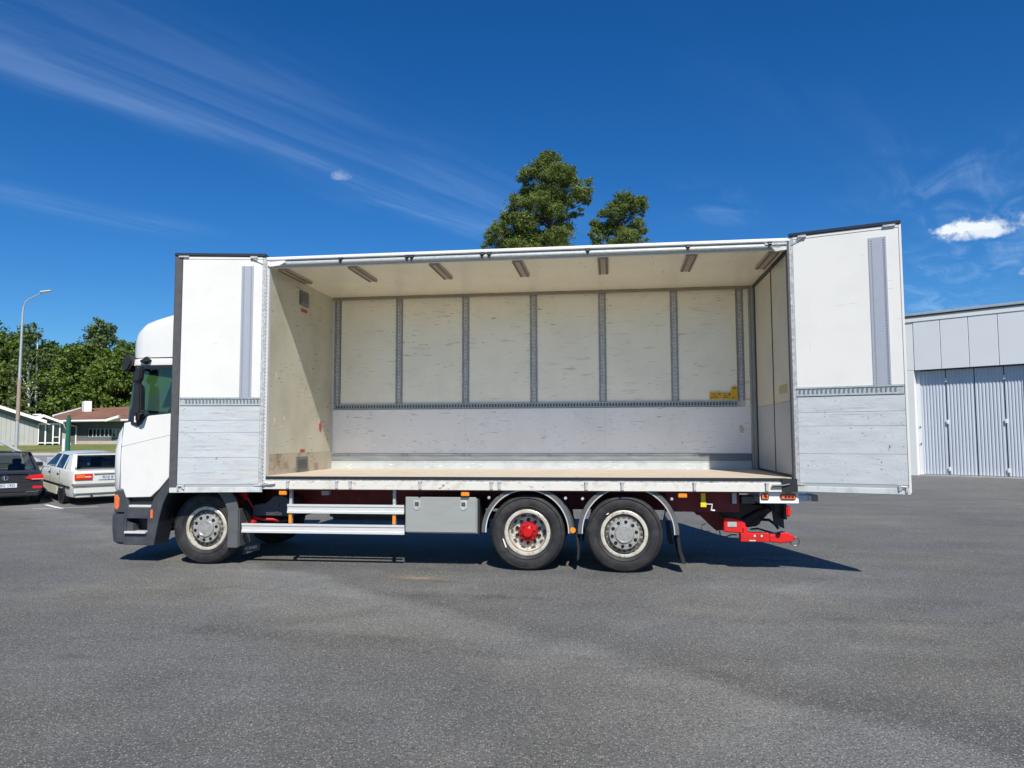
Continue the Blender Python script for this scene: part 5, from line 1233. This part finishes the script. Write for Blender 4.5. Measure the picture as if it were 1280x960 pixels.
def pine(s0, pxt, pxc, clumps, label, seed, name='pine_tree', base_clumps=()):
    k = s0/926.8; base = at((pxc-640)*k, s0); g = np.random.default_rng(seed)
    t = thing(name, label, 'tree', tuple(base), YAW*-1*-1, 'pines behind the truck', local=True)
    t.rotation_euler = (0, 0, math.atan2(RH.y, RH.x))
    zz = lambda py: 1.812-base.z+s0*(.0716+(480-py)/926.8)/(1-.0716*(480-py)/926.8)
    top = zz(pxt); cl = []
    for (px, py, r) in clumps:
        r_ = r*k; n = max(1, int(r/6))
        for j in range(n+1):
            yy = g.uniform(-1, 1)*min(2.6, 1.2+r_*1.1) if j else 0
            cl.append(((px-pxc)*k+g.uniform(-.35, .35)*r_, yy, zz(py)+g.uniform(-.3, .3)*r_, r_*g.uniform(.8, 1.1), r_*g.uniform(.8, 1.1), r_*g.uniform(.46, .66)))
    sub = []
    for (x, y, z, rx, ry, rz) in cl:
        for j in range(5):
            d = g.normal(size=3); d /= np.linalg.norm(d); q = g.uniform(.5, 1.05)
            f = g.uniform(.28, .46); sub.append((x+d[0]*rx*q, y+d[1]*ry*q, z+d[2]*rz*q, rx*f, ry*f, rz*f*.8+.05))
    V = leaf_cloud(cl, .085, 120, .2, seed, .4); V2 = leaf_cloud(sub, .08, 260, .2, seed+1, .15)
    quads_obj('crown', np.concatenate([V, V2]), M_pineleaf, t)
    tr = MB().tube([(0, 0, -.3), (.1, .1, top*.3), (-.12, 0, top*.55), (.08, .05, top*.78), (.0, 0, top*.97)], [.36, .30, .23, .13, .03], 10).obj('trunk', M_bark, t, smooth=60)
    lm = MB()
    for (x, y, z, rx, ry, rz) in cl:
        if z > top*.95: continue
        z0 = max(2, z-abs(x)*.35-.5); lm.tube([(0, 0, z0), (x*.5, y*.5, (z+z0)/2+.1), (x, y, z)], [.05, .03, .01], 5)
    lm.obj('limbs', M_darkbark, t)
    return t


pine(40., 187, 688, [(693, 193, 10), (682, 195, 9), (690, 198, 17), (676, 203, 15), (706, 207, 14), (662, 220, 12), (690, 222, 22), (712, 226, 12), (736, 226, 9), (733, 238, 11), (728, 246, 10), (722, 240, 10), (665, 240, 17), (690, 246, 22), (716, 250, 11), (738, 248, 6), (648, 258, 14), (672, 268, 20), (700, 272, 18), (718, 268, 7), (730, 262, 5), (640, 274, 13), (655, 285, 18), (628, 288, 12), (690, 296, 20), (640, 298, 18), (612, 299, 10), (606, 302, 6), (708, 290, 11), (625, 305, 16), (660, 308, 22), (700, 312, 20), (615, 322, 14), (650, 330, 24), (700, 335, 24), (730, 330, 14)],
     'taller and broader of the two pines rising above the truck roof', 11)
pine(46., 240, 782, [(785, 247, 12), (800, 254, 12), (770, 256, 11), (790, 262, 15), (809, 262, 6), (758, 270, 9), (775, 274, 14), (800, 278, 13), (748, 282, 8), (765, 286, 14), (785, 292, 16), (742, 293, 6), (752, 298, 10), (805, 292, 7), (778, 303, 16), (800, 306, 10), (750, 310, 10), (780, 320, 20), (800, 325, 14)],
     'smaller pine just right of the tall one, its top showing over the truck roof', 23)


def broadleaf(u, s, h, w, m, label, seed, birch=False, dens=15, tilt=0., group='trees behind the buildings'):
    base = at(u, s); t = thing('birch_tree' if birch else 'broadleaf_tree', label, 'tree', tuple(base), 0, group, local=True)
    t.rotation_euler = (0, 0, math.atan2(RH.y, RH.x)); g = np.random.default_rng(seed); cl = []
    nl = 20 if not birch else 17
    for i in range(nl):
        f = (i+.5)/nl; z = h*(.10+.86*f); prof = math.sin(PI*min(1, (f*.82+.2)))**.7 if not birch else math.sin(PI*(f*.88+.1))**.9*.8
        if f > .85: prof *= .75
        for j in range(3 if f < .8 else 2):
            a = g.uniform(0, 2*PI); rr = w*.5*prof*g.uniform(.35, .85); r = w*(.17 if not birch else .14)*g.uniform(.7, 1.25)
            cl.append((rr*math.cos(a), rr*math.sin(a)*.8, z+g.uniform(-.4, .4), r*1.15, r, r*g.uniform(.55, .8)))
    sub = []
    for (x, y, z, rx, ry, rz) in cl:
        for j in range(4):
            d = g.normal(size=3); d /= np.linalg.norm(d); f = g.uniform(.3, .5); sub.append((x+d[0]*rx, y+d[1]*ry, z+d[2]*rz, rx*f, ry*f, rz*f))
    V = np.concatenate([leaf_cloud(cl, .17, dens*.55, .65, seed, .45), leaf_cloud(sub, .15, dens*.9, .65, seed+9, .15)])
    V = V[V[:, 2].reshape(-1, 4).min(1).repeat(4) > .3]
    quads_obj('crown', V, m, t)
    bk = M_birch if birch else M_darkbark
    nt_ = 2 if birch else 1
    for q in range(nt_):
        dx = g.uniform(-.6, .6)*(q > 0); MB().tube([(dx, 0, -.3), (dx*1.3+.1, .1, h*.35), (dx*1.8-.2, 0, h*.65), (dx*1.4, 0, h*.93)], [.17, .14, .09, .03] if birch else [.3, .24, .15, .04], 8).obj('trunk', bk, t, smooth=60)
    lm = MB()
    for (x, y, z, rx, ry, rz) in cl[::2]: lm.tube([(0, 0, max(1, z-abs(x)*.8-.6)), (x*.6, y*.6, z-.3), (x, y, z)], [.07, .05, .015], 4)
    lm.obj('limbs', bk, t); return t


def px(u_px, s): return (u_px-640)/926.8*s


TREES = [  # px centre, s, top py, width m, birch, material, label
    (-14, 78, 405, 8, 0, M_leafA, 'mid green broadleaf tree at the far left edge, behind the grey hall'),
    (8, 84, 418, 7, 0, M_leafA, 'leafy tree left of the street lamp, above the hall roof'),
    (34, 76, 404, 5.6, 1, M_leafC, 'thin airy birch right beside the street lamp'),
    (20, 92, 425, 8, 0, M_leafB, 'dark tree behind the lamp post'),
    (58, 88, 424, 6.5, 0, M_leafB, 'dark green tree between the two birches'),
    (78, 76, 428, 6.0, 1, M_leafA, 'pale-stemmed birch with forked white trunk above the glazed entrance'),
    (98, 80, 430, 7, 0, M_leafA, 'bushy tree over the white chimney'),
    (122, 86, 400, 7.6, 0, M_leafC, 'tallest round-topped tree above the brown roof'),
    (138, 76, 440, 7.5, 0, M_leafA, 'broad low-branching tree over the brown roof, left of the truck cab'),
    (158, 80, 432, 7, 0, M_leafA, 'leafy tree directly behind the cab mirrors'),
    (110, 94, 445, 9, 0, M_leafB, 'dark tree set back behind the chimney'),
    (182, 80, 436, 8, 0, M_leafB, 'tree hidden behind the cab, seen through its side window'),
    (205, 77, 440, 8, 0, M_leafA, 'tree behind the cab roof, seen green through the glass'),
    (235, 82, 450, 9, 0, M_leafB, 'tree behind the front end of the cargo box'),
    (-50, 80, 412, 9, 0, M_leafB, 'dark broadleaf tree beyond the left end of the hall')]
for i, (pc, s, pt, w, bi, m, lab) in enumerate(TREES):
    hh = 1.812+(548.8-pt)*s/926.8-1.6
    broadleaf(px(pc, s), s, hh, w, m, lab, 40+i, bool(bi))
# undergrowth: low shrubs under the trees, one dense mass
g = np.random.default_rng(5); cl = []
o = at(px(100, 88), 88); root = thing('undergrowth', 'dark shrub belt under the trees behind the houses', 'shrubs', tuple(o), local=True); root.rotation_euler = (0, 0, math.atan2(RH.y, RH.x)); root['kind'] = 'stuff'
for i in range(150):
    cl.append((g.uniform(-26, 26), g.uniform(-4, 10), g.uniform(.5, 6.5), g.uniform(1.2, 2.2), g.uniform(1.2, 2), g.uniform(.8, 1.6)))
sv = quads_obj('foliage', leaf_cloud(cl, .3, 5, .7, 77, .4), M_leafB, root); sv['kind'] = 'stuff'

for o in bpy.data.objects:
    if o.name.split('.')[0] in ('rail_slots', 'track_holes', 'post_rivets', 'wheel_nuts', 'hand_holes', 'hub_bolts', 'tile_courses', 'mudguard_bolts', 'vent_louvre', 'warning_marks', 'kerb'):
        if o.name != 'kerb': o['kind'] = 'stuff'
S.render.resolution_x, S.render.resolution_y = 1024, 768
